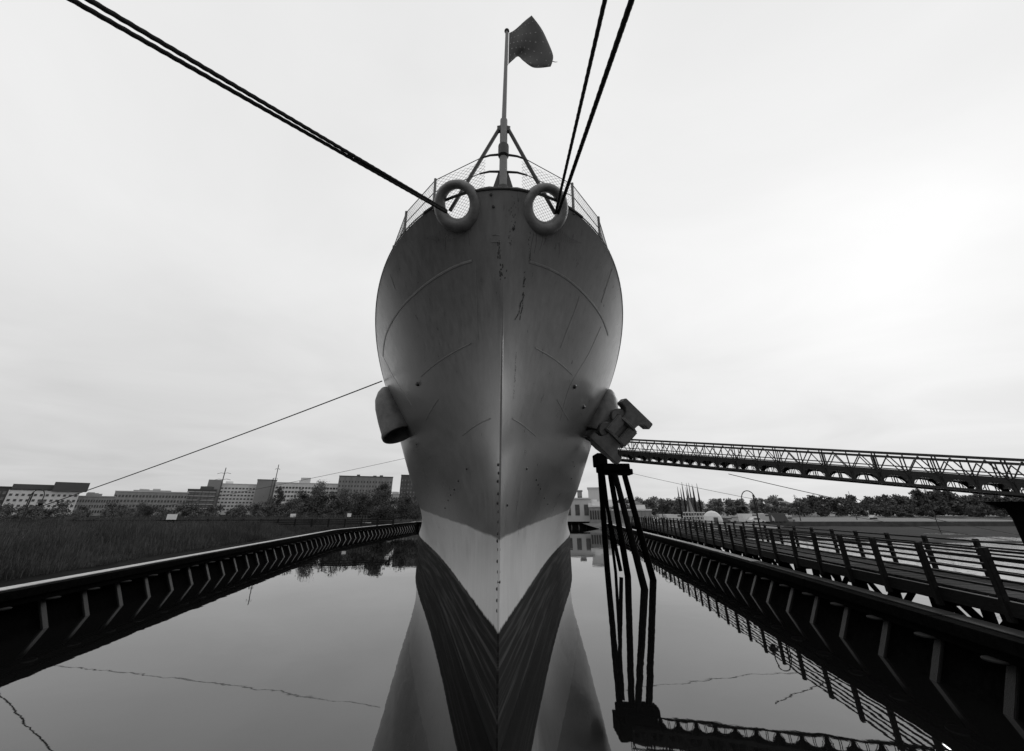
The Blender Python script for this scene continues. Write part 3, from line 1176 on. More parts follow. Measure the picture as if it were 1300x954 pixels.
# ------------------------------------------------------------------ leg tower that carries the ship end of the gangway
tw = thing('leg_tower', 'black pile cluster with splayed legs under the ship end of the gangway', 'pier', (9.1, 31, 0))
wat = [(8.66, 35.6), (9.14, 31.8), (8.6, 26.8), (10.33, 30.15)]
tops = [(7.85, 32.0), (8.45, 31.4), (8.5, 30.4), (9.25, 30.6)]
for (wx, wy), (tx, ty) in zip(wat, tops):
    a, b = Vector((tx, ty, 6.9)), Vector((wx, wy, 0))
    MB().tube([a, b, b + (b - a) * 0.2], [0.2, 0.22, 0.23], 10).build('leg', M_TAR, tw, smooth=True)
MB().bar((7.95, 32.3, 6.6), (9.0, 33.0, 0.2), 0.22).build('brace', M_TAR, tw)
MB().bar((8.0, 31.6, 6.7), (8.9, 34.0, -.4), 0.2).build('brace', M_TAR, tw)
MB().box((8.55, 31.0, 7.15), (2.0, 2.2, 0.5)).build('cap_block', M_TAR, tw, bevel=0.04)
MB().box((7.7, 31.2, 7.75), (0.75, 1.6, 0.9)).build('bearing_block', M_TAR, tw, bevel=0.04)
MB().box((9.35, 30.6, 6.85), (0.9, 1.0, 0.4)).build('walkway_bracket', M_TAR, tw, bevel=0.04)
MB().bar((7.5, 30.4, 6.78), (9.5, 30.1, 6.72), 0.25, 0.3).build('header_beam', M_TAR, tw)

# ------------------------------------------------------------------ gangway: lattice bridge sloping down to the right
GA, GB = Vector((9.05, 30.5, 7.75)), Vector((23.1, 18.2, 4.9))
gd = (GB - GA)
pitch = gd.length / 17.0
gd.normalize()
NB = 22                                   # bays, five of them beyond the edge of the frame
GA = GA - gd * pitch * 1.0
gw = thing('gangway_bridge', 'long black lattice gangway sloping from the ship down to the right', 'footbridge', GA)
side_v = Vector((gd.y, -gd.x, 0)).normalized()
if side_v.y < 0:
    side_v = -side_v                      # away from the camera
HT, WD = 1.5, 1.9
GE = GA + gd * pitch * NB
UPZ = Vector((0, 0, 1))
rotm = Matrix((gd, side_v, gd.cross(side_v))).transposed()
if rotm.col[2].z < 0:
    rotm = Matrix((gd, side_v, -gd.cross(side_v))).transposed()
post_me = MB().bar((0, 0, 0.06), (0, 0, HT - 0.06), 0.035, 0.05).mesh('post', M_STEELD)
post2_me = MB().bar((0, 0, 0.06), (0, 0, HT - 0.06), 0.035, 0.05).mesh('post', M_STEELD)
dU = gd * pitch
dia = MB().bar(Vector((0, 0, 0.5)), dU * 0.5 + Vector((0, 0, HT - 0.08)), 0.05, 0.05).mesh('brace', M_STEELD)
dib = MB().bar(dU * 0.5 + Vector((0, 0, HT - 0.08)), dU + Vector((0, 0, 0.5)), 0.05, 0.05).mesh('brace', M_STEELD)
gus = MB()
# arched gusset between the lower chord and the deck beam
arc = []
for k in range(9):
    a = math.pi * k / 8
    arc.append((0.5 - 0.42 * math.cos(a), 0.09 + 0.33 * math.sin(a)))
for k in range(8):
    (u0, h0), (u1, h1) = arc[k], arc[k + 1]
    q = [dU * u0 + UPZ * h0, dU * u1 + UPZ * h1, dU * u1 + UPZ * 0.46, dU * u0 + UPZ * 0.46]
    gus.add(q + [p + side_v * 0.05 for p in q], [(0, 1, 2, 3), (7, 6, 5, 4), (0, 4, 5, 1), (2, 6, 7, 3)])
for u0, u1 in ((0.0, 0.08), (0.92, 1.0)):
    q = [dU * u0 + UPZ * 0.05, dU * u1 + UPZ * 0.05, dU * u1 + UPZ * 0.46, dU * u0 + UPZ * 0.46]
    gus.add(q + [p + side_v * 0.05 for p in q], [(0, 1, 2, 3), (7, 6, 5, 4), (0, 4, 5, 1), (2, 6, 7, 3), (0, 3, 7, 4), (1, 5, 6, 2)])
for u0, h0, u1, h1 in ((.10, .08, .30, .42), (.90, .08, .70, .42), (.46, .06, .46, .46), (.54, .06, .54, .46)):
    gus.bar(dU * u0 + UPZ * h0, dU * u1 + UPZ * h1, .028)
gus_me = gus.mesh('gusset', M_STEELD)
kick = [Vector((0, 0, .45)), dU + Vector((0, 0, .45)), dU + Vector((0, 0, .68)), Vector((0, 0, .68))]
kick = [p * 1.0 for p in kick]
kick_me = MB().add(kick + [p + side_v * .03 for p in kick], [(0, 1, 2, 3), (7, 6, 5, 4), (0, 4, 5, 1), (1, 5, 6, 2), (2, 6, 7, 3), (3, 7, 4, 0)]).mesh('kick_panel', M_STEELD)
tr_me = MB().bar((0, 0, 0), side_v * WD, 0.14, 0.2).mesh('transom', M_STEELD)
dk = [Vector((0, 0, .47)), dU * .985 + Vector((0, 0, .47)), dU * .985 + Vector((0, 0, .47)) + side_v * WD, Vector((0, 0, .47)) + side_v * WD]
deck_me = MB().add(dk + [p + UPZ * .06 for p in dk], [(0, 1, 2, 3), (7, 6, 5, 4), (0, 4, 5, 1), (1, 5, 6, 2), (2, 6, 7, 3), (3, 7, 4, 0)]).mesh('deck_panel', M_STEELD)
for sidei in (0, 1):
    off = side_v * (WD * sidei)
    MB().bar(GA + off + UPZ * HT, GE + off + UPZ * HT, 0.10, 0.12).build('top_chord', M_STEELD, gw)
    MB().bar(GA + off + UPZ * 0.0, GE + off + UPZ * 0.0, 0.10, 0.12).build('bottom_chord', M_STEELD, gw)
    MB().bar(GA + off + UPZ * 0.86, GE + off + UPZ * 0.86, 0.06, 0.05).build('mid_rail', M_STEELD, gw)
    for i in range(NB):
        loc_ = dU * i + off
        put('gusset', gus_me, gw, loc_)
        put('brace', dia, gw, loc_)
        put('brace', dib, gw, loc_)
        put('kick_panel', kick_me, gw, loc_ + side_v * 0.03)
        if i % 2 == 0:
            put('post', post_me, gw, loc_ + gd * .06)
            put('post', post_me, gw, loc_ - gd * .06)
        else:
            put('post', post2_me, gw, loc_)
for i in range(NB):
    put('deck_panel', deck_me, gw, dU * i)
    put('transom', tr_me, gw, dU * i + UPZ * 0.36)

# pier that carries it near the right edge of the frame
gp = Vector(at_y(1292, 632, 18.9)) + side_v * 0.95
gp.z = 0
pr = thing('bridge_pier', 'black T headed pier under the gangway at the right edge', 'pier', gp)
zt = 4.62
MB().lathe([(0.34, -1.2), (0.32, 0), (0.3, zt - 0.75), (0.4, zt - 0.28)], 14, Matrix.Translation(gp)).build('column', M_TAR, pr, smooth=True)
MB().prism([(-0.55, -.3), (0.55, -.3), (1.0, 0), (-1.0, 0)], -0.4, 0.4, Matrix.Translation(gp + UPZ * zt) @ Matrix.Rotation(math.atan2(gd.y, gd.x), 4, 'Z')).build('crosshead', M_TAR, pr, bevel=.03)

# ------------------------------------------------------------------ boardwalk behind the right bulkhead
th = math.atan2(1.0, 0.177)
bx0 = Vector((10.8 + 0.177 * 3.2, 3.2, 0))
bwk = thing('boardwalk', 'dark timber boardwalk with post and rail fences behind the right bulkhead', 'boardwalk', bx0, th)
# local frame: x away along the walk, -y to the right
BAY, NBAY, WDT = 2.08, 40, 3.0
ZD, ZR = 2.2, 3.32
pst = MB().box((0, 0, (ZD - 0.55 + ZR) / 2), (0.16, 0.15, ZR - ZD + 0.55)).mesh('post', M_WOODD, bevel=.015)
pst2 = MB().box((0, 0, (ZD - 0.25 + ZR) / 2), (0.15, 0.13, ZR - ZD + 0.25)).mesh('post', M_WOODD, bevel=.015)
rail = MB().box((BAY, 0, 0), (BAY * 2 - .01, 0.05, 0.055)).mesh('rail', M_WOODD)
stg = MB().box((BAY, 0, 0), (BAY * 2 - .015, 0.14, 0.34)).mesh('stringer', M_WOODD)
pil = MB().tube([(0, 0, -1.5), (0, 0, ZD - .3)], [0.17, 0.16], 9).mesh('pile', M_TAR, smooth=True)
brc = MB().bar((0.1, 0, 0.25), (BAY - .1, 0, ZD - .42), 0.1, 0.2).mesh('brace', M_TAR)
brd = MB().bar((BAY - .1, 0, 0.25), (.1, 0, ZD - .42), 0.1, 0.2).mesh('brace', M_TAR)
crs = MB().bar((0, 0, ZD - .46), (0, -WDT, ZD - .46), 0.2, 0.26).mesh('cross_beam', M_TAR)
for i in range(NBAY + 1):
    x_ = i * BAY
    j1, j2 = random.uniform(-.02, .02), random.uniform(-.02, .02)
    put('post', pst, bwk, (x_, 0.06, 0), (j1, j2, 0))
    put('post', pst2, bwk, (x_, -WDT - 0.06, 0), (j2, j1, 0))
    put('pile', pil, bwk, (x_ + .25, -0.2, 0), (j1, j2, 0))
    put('pile', pil, bwk, (x_ + .25, -WDT + 0.2, 0), (j2, j1, 0))
    put('cross_beam', crs, bwk, (x_ + .25, 0, 0))
    if i < NBAY and i % 2 == 0:
        for k in range(6):
            zr = ZR - 0.07 - k * 0.172
            if i < 34:
                put('rail', rail, bwk, (x_, -0.09, zr + random.uniform(-.008, .008)))
                put('rail', rail, bwk, (x_, -WDT + 0.07, zr + random.uniform(-.008, .008)))
        put('stringer', stg, bwk, (x_, -0.01, ZD - .24))
        put('stringer', stg, bwk, (x_, -WDT + .01, ZD - .24))
    if i < NBAY:
        if i % 3 != 2:
            put('brace', brc if i % 2 else brd, bwk, (x_ + .25, -0.4, 0))
        if i % 3 == 1:
            put('brace', brd if i % 2 else brc, bwk, (x_ + .25, -0.52, 0))
        put('brace', brd if i % 2 else brc, bwk, (x_ + .25, -WDT + .4, 0))
plk = MB().box((0, 0, 0), (0.255, WDT - 0.32, 0.06)).mesh('plank', M_PLANK)
npl = int(NBAY * BAY / 0.275)
for i in range(min(300, npl)):
    put('plank', plk, bwk, ((i + .5) * .275, -WDT / 2 - .01, ZD - .035 + random.uniform(-.006, .006)), (0, 0, random.uniform(-.008, .008)))
if npl > 300:
    mb = MB()
    for i in range(300, npl):
        mb.box(((i + .5) * .275, -WDT / 2 - .01, ZD - .035), (0.255, WDT - 0.32, 0.06))
    put('plank_run', mb.mesh('plank_run', M_PLANK), bwk)['kind'] = 'stuff'


# ------------------------------------------------------------------ lamps
def lamp(label, base, hgt, face, group='goose neck lamps'):
    root = thing('street_lamp', label, 'street lamp', base, 0, group)
    b = Vector(base)
    f = Vector((math.cos(face), math.sin(face), 0))
    MB().tube([b, b + UPZ * (hgt - .25)], [0.07, 0.05], 8).build('post', M_STEELD, root, smooth=True)
    rr = 0.55
    pts = [b - f * .14 + UPZ * (hgt - 1.5), b - f * .14 + UPZ * (hgt - .6)]
    for k in range(13):
        a = math.pi - math.pi * k / 12
        pts.append(b + f * (-.14 + rr + rr * math.cos(a)) + UPZ * (hgt - .6 + rr * 1.15 * math.sin(a)))
    pts.append(pts[-1] - UPZ * 0.2)
    MB().tube(pts, 0.035, 6).build('arm', M_STEELD, root, smooth=True)
    for zb_ in (hgt - .7, hgt - 1.4):
        MB().bar(b + UPZ * zb_, b - f * .14 + UPZ * zb_, 0.05).build('clip', M_STEELD, root)
    e = pts[-1]
    MB().lathe([(0.05, 0), (0.09, -.08), (0.13, -.2), (0.30, -.32), (0.31, -.36), (0.17, -.37), (0.14, -.5), (0.08, -.56)], 14, Matrix.Translation(e)).build('lantern', M_STEELD, root, smooth=True)
    return root


def walk_pt(y, off):
    d = Vector((0.177, 1, 0)).normalized()
    nrm = Vector((d.y, -d.x, 0))
    return Vector((10.8 + 0.177 * y, y, 0)) + nrm * off


p = walk_pt(33.5, 3.35)
lamp('tall dark goose neck lamp on the far side of the boardwalk, right of the poles', (p.x, p.y, 1.9), 3.75, math.pi)
p = walk_pt(69, 3.35)
lamp('distant dark goose neck lamp on the boardwalk near the leg tower', (p.x, p.y, 1.9), 3.75, math.pi)
lq = at_y(29, 656, 40)
lamp('dark goose neck lamp standing on the reed bank in front of the white building', (lq[0], 40, 2.0), 4.0, 0.1)

# ------------------------------------------------------------------ left bank: fences, signs, reeds
def px_base(x, Y):
    return at_y(x, 648, Y)[0]


fr = thing('post_fence', 'long low post and rail fence behind the reeds on the left bank', 'fence', (-78, 58, 2.1))
fp_me = MB().box((0, 0, .5), (.2, .2, 1.15)).mesh('post', M_WOODD)
for i in range(28):
    put('post', fp_me, fr, (i * 2.3, i * 0.35, 0))
for k in (0.35, 0.62, 0.9):
    MB().bar(Vector((-78, 58.1, 2.1 + k)), Vector((-78 + 27 * 2.3, 58.1 + 27 * .35, 2.1 + k)), 0.05, 0.13).build('rail', M_WOODD, fr)
x0, x1 = px_base(372, 92), px_base(470, 92)
fr2 = thing('picket_fence', 'grey picket fence along the raised walk between two white signs', 'fence', (x0, 92, 2.1))
pk_me = MB().box((0, 0, .65), (.12, .1, 1.3)).mesh('picket', M_GREYW)
npk = int((x1 - x0) / 0.55)
for i in range(npk):
    put('picket', pk_me, fr2, (i * .55, 0, 0))
for k in (0.15, 0.7, 1.25):
    MB().bar(Vector((x0 - .3, 92.1, 2.1 + k)), Vector((x1, 92.1, 2.1 + k)), 0.06, 0.1).build('rail', M_GREYW, fr2)
MB().box(((x0 + x1) / 2, 91.9, 2.05), (x1 - x0 + 1, 0.3, 0.25)).build('walk_edge', M_KERB, fr2)


def board(label, x, ytop, ybot, wpx, Y):
    a, b = Vector(at_y(x, ytop, Y)), Vector(at_y(x, ybot, Y))
    h_ = a.z - b.z
    w_ = wpx / FPX * Y * 1.0
    r_ = thing('notice_board', label, 'sign', (b.x, Y, 1.9), 0, 'white notice boards')
    MB().box((b.x, Y, (a.z + b.z) / 2), (w_, 0.06, h_)).build('panel', M_WHITE, r_, bevel=.01)
    for s_ in (-1, 1):
        MB().bar((b.x + s_ * w_ * .3, Y + .08, 1.9), (b.x + s_ * w_ * .3, Y + .08, a.z), 0.09).build('leg', M_WOODD, r_)


board('wide white notice board above the reeds in front of the long low building', 217, 653, 660, 11, 56)
board('small white notice board at the left end of the picket fence', 371.5, 652.5, 657, 6, 90)
board('small white notice board at the right end of the picket fence', 443, 652, 656.5, 4.5, 91)

# reeds on the left bank
def reeds(name, n, dmin, dmax, ymin, ymax, hmin, hmax, m, seed):
    g = np.random.default_rng(seed)
    yy = g.uniform(ymin, ymax, n)
    d = dmin + (dmax - dmin) * g.random(n) ** 1.3
    xl = np.where(yy < 69, -15.5 - (yy / 69) * 9.4, -24.9 + (yy - 69) / 49 * 3.2)
    xx = xl - d
    z0 = np.interp(d, [0, 2.5, 5, 9, 16, 60], [1.3, 1.35, 1.5, 1.85, 2.0, 2.05])
    clump = 0.5 + 0.5 * np.sin(xx * .9 + np.sin(yy * .6) * 2) * np.cos(yy * .5 + xx * .2)
    c2 = 0.5 + 0.5 * np.sin(xx * .31 + 1.7 * np.sin(yy * .23)) * np.sin(yy * .37 + xx * .11)
    hh = (g.uniform(hmin, hmax, n) * (0.45 + 0.45 * clump + 0.45 * c2)) * np.clip((d - dmin) / 3.0 + .3, .3, 1)
    a = g.uniform(0, 2 * np.pi, n)
    w = g.uniform(.012, .03, n)
    lean = g.uniform(.05, .4, n) * hh
    la = g.uniform(0, 2 * np.pi, n)
    v = np.zeros((n, 4, 3))
    ca, sa = np.cos(a), np.sin(a)
    v[:, 0] = np.stack([xx - ca * w, yy - sa * w, z0], 1)
    v[:, 1] = np.stack([xx + ca * w, yy + sa * w, z0], 1)
    tx, ty = xx + np.cos(la) * lean, yy + np.sin(la) * lean
    v[:, 2] = np.stack([tx + ca * w * .5, ty + sa * w * .5, z0 + hh], 1)
    v[:, 3] = np.stack([tx - ca * w * .5, ty - sa * w * .5, z0 + hh], 1)
    me = np_mesh(name, v.reshape(-1, 3), np.arange(n * 4).reshape(n, 4), m)
    o = put(name, me)
    tag(o, 'tall dark reeds covering the left bank behind the bulkhead', 'reeds', None, 'stuff')


reeds('reed_bed', 110000, 3.2, 40, 8, 100, 0.6, 1.25, M_REED, 3)


# ------------------------------------------------------------------ trees
def crown_arrays(hgt, rad, seed, n, leaf, lobes=9, low=0.25):
    g = np.random.default_rng(seed)
    cs, rr = [], []
    for k in range(lobes):
        u = g.random()
        zc_ = hgt * (low + .12 + (0.80 - low) * u)
        rmax = rad * (1 - 0.75 * (abs(u - .35) / .65) ** 1.6)
        a = g.uniform(0, 2 * np.pi)
        d = rmax * g.uniform(.15, .75)
        cs.append((d * np.cos(a), d * np.sin(a), zc_))
        rr.append(g.uniform(.32, .52) * rad)
    cs, rr = np.array(cs), np.array(rr)
    k = g.integers(0, lobes, n)
    dirs = g.normal(size=(n, 3))
    dirs /= np.linalg.norm(dirs, axis=1)[:, None]
    rad_ = rr[k][:, None] * (g.random((n, 1)) ** .4) * (1 + .25 * g.normal(size=(n, 1)))
    c = cs[k] + dirs * rad_ * np.array([1, 1, .85])
    c[:, 2] = np.maximum(c[:, 2], hgt * .08)
    t1 = g.normal(size=(n, 3))
    t1 /= np.linalg.norm(t1, axis=1)[:, None]
    t2 = np.cross(t1, g.normal(size=(n, 3)))
    t2 /= np.linalg.norm(t2, axis=1)[:, None]
    s_ = leaf * g.uniform(.5, 1.2, (n, 1))
    v = np.stack([c - t1 * s_, c - t2 * s_ * .6, c + t1 * s_, c + t2 * s_ * .6], 1)
    return v.reshape(-1, 3)


def trunk_mb(hgt, rad, seed):
    g = random.Random(seed)
    mb = MB()
    mb.tube([(0, 0, -.3), (g.uniform(-.1, .1), 0, hgt * .35), (g.uniform(-.3, .3), g.uniform(-.3, .3), hgt * .8)], [hgt * .022, hgt * .016, hgt * .004], 7)
    for k in range(7):
        a = g.uniform(0, 6.28)
        z_ = hgt * g.uniform(.25, .6)
        d = rad * g.uniform(.4, .8)
        mb.tube([(0, 0, z_), (math.cos(a) * d * .5, math.sin(a) * d * .5, z_ + hgt * .10), (math.cos(a) * d, math.sin(a) * d, z_ + hgt * .25)], [hgt * .010, hgt * .006, hgt * .002], 5)
    return mb


TREES = []
for k in range(5):
    H_ = 10.0
    rd = (3.6, 4.4, 3.0, 4.0, 2.6)[k]
    v = crown_arrays(H_, rd, 20 + k, 3600, 0.20, 11 + k, (.2, .15, .1, .25, .12)[k])
    TREES.append((np_mesh('crown', v, np.arange(len(v)).reshape(-1, 4), M_LEAF if k % 2 == 0 else M_LEAF2), trunk_mb(H_, rd, k).mesh('trunk', M_TRUNK, smooth=True)))


def tree(label, x, y, z, hgt, k, wide=1.0, group=None, rz=None):
    r_ = thing('tree', label, 'tree', (x, y, z), random.uniform(0, 6.28) if rz is None else rz, group)
    s_ = hgt / 10.0
    put('trunk', TREES[k][1], r_, scale=(s_, s_, s_))
    put('crown', TREES[k][0], r_, scale=(s_ * wide, s_ * wide, s_))
    return r_


def tree_px(label, x, ytop, Y, k, wide=1.0, z=2.0, group='trees behind the reed bank'):
    t_ = at_y(x, ytop, Y)
    b_ = px_base(x, Y) if Y else 0
    bx_ = t_[0]
    return tree(label, bx_, Y, z, (t_[2] - z) * 1.0, k, wide, group)


tree_px('dark broad tree in front of the left end of the brick apartments', 408, 613, 120, 1, .8)
tree_px('dark tree in front of the white office wing', 388, 626, 115, 2, .9)
tree_px('large dark tree at the right end of the brick apartments', 487, 611, 125, 0, .85)
tree_px('dark bushy tree under the middle of the brick apartments', 458, 626, 118, 3, .9)
tree_px('pale loose tree under the brick apartments', 438, 622, 120, 1, .8)
tree_px('low dark tree beside the brick tower by the hull', 512, 632, 112, 3, 1.2)
tree_px('rounded dark tree nearest the hull on the left', 527, 634, 108, 1, 1.2)
tree_px('thin dark tree rising beside the blank concrete tower', 357, 617, 130, 4, .9)
tree_px('small dark tree left of the white office wing', 343, 634, 118, 3, 1.1)
tree_px('dark round tree in front of the white slab block', 305, 641, 115, 1, 1.3)
tree_px('dark tree between the brick block and the white slab block', 268, 642, 110, 3, 1.3)
tree_px('low dark tree in front of the long low building', 190, 641, 95, 0, 1.4)
tree_px('leftmost low dark tree below the white framed building', 100, 648, 80, 1, 1.4)
tree_px('low dark tree under the long low building, left of the wide notice board', 158, 646, 90, 3, 1.4)
tree_px('low dark tree right of the wide notice board', 240, 645, 100, 2, 1.5)
tree_px('round dark tree left of the picket fence', 325, 640, 112, 0, 1.2)
tree_px('dark tree behind the left notice board of the picket fence', 372, 634, 112, 1, 1.1)


def wood(name, label, spots, m, leaf, per, seed0):
    """a far wood seen as one mass: many crowns joined"""
    arr = []
    protos = [crown_arrays(10, rd_, seed0 + i, per, leaf, 8, .05) for i, rd_ in enumerate((4.2, 5.0, 3.6, 4.6))]
    for i, (x, y, z, h_) in enumerate(spots):
        v = protos[i % 4].copy()
        a = (i * 1.7) % 6.28
        c_, s_ = math.cos(a), math.sin(a)
        sc_ = h_ / 10
        q = np.stack([v[:, 0] * c_ - v[:, 1] * s_, v[:, 0] * s_ + v[:, 1] * c_, v[:, 2]], 1) * np.array([sc_ * 1.15, sc_ * 1.15, sc_]) + np.array([x, y, z])
        arr.append(q)
    v = np.concatenate(arr)
    me = np_mesh(name, v, np.arange(len(v)).reshape(-1, 4), m)
    tag(put(name, me), label, 'wood', None, 'stuff')


# scrub along the left bank
sp = []
for i in range(120):
    x = px_base(random.uniform(20, 535), 1.0)
    Y = random.uniform(95, 135)
    sp.append((x * Y, Y, 2.0, random.uniform(2.4, 4.6)))
wood('scrub_belt', 'dark belt of scrub behind the left fences', sp, M_SCRUB, 0.5, 420, 200)
sp = []
for i_ in range(34):
    x_ = 378 + i_ * 4.7 + random.uniform(-2, 2)
    Y_ = random.uniform(100, 114)
    t_ = at_y(x_, 630 + 6 * math.sin(i_ * 2.3) + random.uniform(-4, 4) - (5 if 400 < x_ < 420 or 470 < x_ < 495 else 0), Y_)
    sp.append((t_[0], Y_, 2.0, t_[2] - 2.0))
wood('thicket', 'dark thicket between the picket fence and the brick apartments', sp, M_LEAF, 0.26, 1500, 250)
# wooded far shore to the right
sp = []
for i in range(75):
    t = i / 74
    xpx = 1010 + t * 420
    Y = 236 + random.uniform(-10, 25)
    x = px_base(xpx, Y)
    top = 9.0 + 3.0 * min(1, max(0, (t - .15) * 2)) + random.uniform(-2.0, 2.4) + (2.2 if .38 < t < .5 else 0)
    sp.append((x, Y, 1.2, top))
for i in range(40):
    xpx = random.uniform(1090, 1430)
    Y = random.uniform(222, 234)
    sp.append((px_base(xpx, Y), Y, 1.0, random.uniform(5, 8)))
wood('far_wood', 'dark wood along the far river shore at the right', sp, M_WOOD, 0.62, 700, 300)
sp = []
for i in range(120):
    xpx = 800 + random.random() * 500
    Y = random.uniform(300, 400)
    z_ = 2.5 + (Y - 290) / 110 * 5
    sp.append((px_base(xpx, Y), Y, z_ - .5, random.uniform(6, 10.5)))
wood('hill_wood', 'paler wooded hillside behind the boatyard on the right', sp, M_WOODHAZE, 0.8, 600, 400)
sp = []
for i in range(60):
    xpx = 775 + random.random() * 235
    Y = random.uniform(195, 235)
    sp.append((px_base(xpx, Y), Y, 1.5, random.uniform(5.0, 8.5)))
wood('boatyard_wood', 'dark tree belt behind the boatyard', sp, M_WOOD, 0.6, 650, 500)

# ------------------------------------------------------------------ buildings
def wmat(nm, v):
    return mat(nm, v, 0.8, 0.10, 0.15, bump=0)


def building(label, x0, x1, ytop, Y, depth, m, rows, cols, win=(0.62, 0.5), glass=None, extras=(), z0=2.0, roof=None, group='buildings beyond the reed bank',
             band=None, top_margin=0.08, bot_margin=0.12, ref=648.0, xtop=None):
    """facade towards the basin, between two directions seen at ground level"""
    fc = at_y((x0 + x1) / 2, ref, Y)
    az = math.atan2(fc[0], fc[1])
    dist = math.hypot(fc[0], fc[1])
    ca, sa = math.cos(az), math.sin(az)

    def lx(x_):
        r3 = ray(x_, ref)
        return dist * ((r3[0] * ca - r3[1] * sa) / (r3[0] * sa + r3[1] * ca))

    def ztop_at(x_, y_):
        r3 = ray(x_, y_)
        return CAM_H + r3[2] * dist / (r3[0] * sa + r3[1] * ca)
    xa, xb = lx(x0), lx(x1)
    ztop = ztop_at((x0 + x1) / 2 if xtop is None else xtop, ytop)
    wdt, hh, xm = xb - xa, ztop - z0, (xa + xb) / 2
    r_ = thing('building', label, 'building', (fc[0], fc[1], z0), -az, group)
    put('wall', MB().box((xm, depth / 2, hh / 2 - .5), (wdt, depth, hh + 1)).mesh('wall', m), r_)
    put('parapet', MB().box((xm, depth / 2, hh + .2), (wdt + .5, depth + .5, .4)).mesh('parapet', roof or m), r_)
    cw, rh = wdt / cols, hh * (1 - top_margin - bot_margin) / rows
    g_ = glass or M_GLASS
    wm = MB().box((0, 0, 0), (cw * win[0], 0.16, rh * win[1])).mesh('window', g_)
    for rI in range(rows):
        for c in range(cols):
            put('window', wm, r_, (xa + (c + .5) * cw, 0, hh * bot_margin + (rI + .5) * rh))
    gb = random.Random(int(x0 * 7 + x1))
    if cols > 3:
        for k in range(gb.randint(2, 4)):
            w_, h_, u_ = gb.uniform(1.5, 4), gb.uniform(.7, 1.8), gb.uniform(.1, .9)
            put('roof_unit', MB().box((xa + u_ * wdt, depth * gb.uniform(.2, .5), hh + .4 + h_ / 2), (w_, 2.5, h_)).mesh('roof_unit', roof or m), r_)
        pm_ = MB().box((0, -.1, hh / 2), (cw * .14, .35, hh)).mesh('pilaster', m)
        for c in range(0, cols + 1, 2):
            put('pilaster', pm_, r_, (xa + c * cw, 0, 0))
    if band:
        bm_ = MB().box((xm, -.12, 0), (wdt, .3, rh * .16)).mesh('floor_band', band)
        for rI in range(rows + 1):
            put('floor_band', bm_, r_, (0, 0, hh * bot_margin + rI * rh))
    for (ex, ey, ew, eh, em, nm) in extras:
        ea, eb = lx(ex), lx(ex + ew)
        zt_ = ztop_at(ex + ew / 2, ey)
        put(nm, MB().box(((ea + eb) / 2, depth / 2, (hh + zt_ - z0) / 2), (eb - ea, depth * .7, zt_ - ztop)).mesh(nm, em), r_)
    return r_, (xa, xb, hh)


W_WHITE = wmat('white_facade', 0.62)
W_PALE = wmat('pale_facade', 0.46)
W_MID = wmat('grey_facade', 0.27)
W_DARK = wmat('dark_brick', 0.075)
W_BRICK = wmat('brick', 0.20)
W_CONC = wmat('concrete_tower', 0.2)
W_ROOF = wmat('dark_roof', 0.04)

building('dark block with pale lower floors cut by the left edge of the photo', -75, 12, 618, 170, 30, W_DARK, 4, 12, glass=M_GLASSM)
b_, (xa, xb, zt_) = building('white block of flats with dark roof storey and corner tower on the far left', 0, 92, 623, 175, 26, W_WHITE, 4, 12, (0.5, 0.42), M_GLASS, roof=W_ROOF, xtop=60)
put('roof_storey', MB().box(((xa + xb) / 2, 13, zt_ + 1.2), (xb - xa - .5, 25, 1.9)).mesh('roof_storey', W_DARK), b_)
put('corner_tower', MB().box((xb - 3, 3, zt_ + 1.6), (10, 8, 3.4)).mesh('corner_tower', W_DARK), b_)
building('low grey terrace between the white block and the long low building', 92, 140, 631, 190, 20, W_MID, 3, 14, glass=M_GLASS)
building('long low pale building with a row of upper windows', 138, 232, 625, 215, 30, W_MID, 4, 22, (0.6, 0.5), M_GLASS, roof=W_PALE, extras=((160, 622, 50, None, W_MID, 'penthouse'),))
building('dark brick block with pale floor lines and a square penthouse', 231, 268, 622, 235, 30, W_DARK, 5, 8, (0.7, 0.35), M_GLASSM, band=W_PALE, extras=((246, 617, 15, None, W_DARK, 'penthouse'),))
b_, (xa, xb, zt_) = building('white slab block with seven rows of windows', 272, 318, 615, 260, 24, W_WHITE, 7, 10, (0.62, 0.42), M_GLASS)
put('end_wall', MB().box((xa - 3.2, 9, (zt_ + 1) / 2), (6.4, 26, zt_ + 3)).mesh('end_wall', W_CONC), b_)
building('blank grey concrete tower between the white slab and the white wing', 318, 343, 609.5, 258, 20, W_CONC, 1, 1, (0.02, 0.02))
building('long white office wing with rows of windows behind the trees', 343, 433, 614, 262, 24, W_WHITE, 6, 22, (0.72, 0.45), M_GLASS, extras=((374, 606, 13, None, W_PALE, 'penthouse'),))
building('brick apartment block with pale top storeys between the trees', 424, 494, 605.5, 245, 30, W_BRICK, 7, 18, (0.42, 0.45), M_GLASS, roof=W_DARK)
building('dark brick tower close to the hull on the left', 505, 545, 604, 250, 26, W_DARK, 8, 10, (0.42, 0.42), M_GLASSM)
building('small pale block seen between the apartments and the dark tower', 494, 506, 628, 300, 14, W_PALE, 4, 4, (0.6, 0.4), M_GLASS)

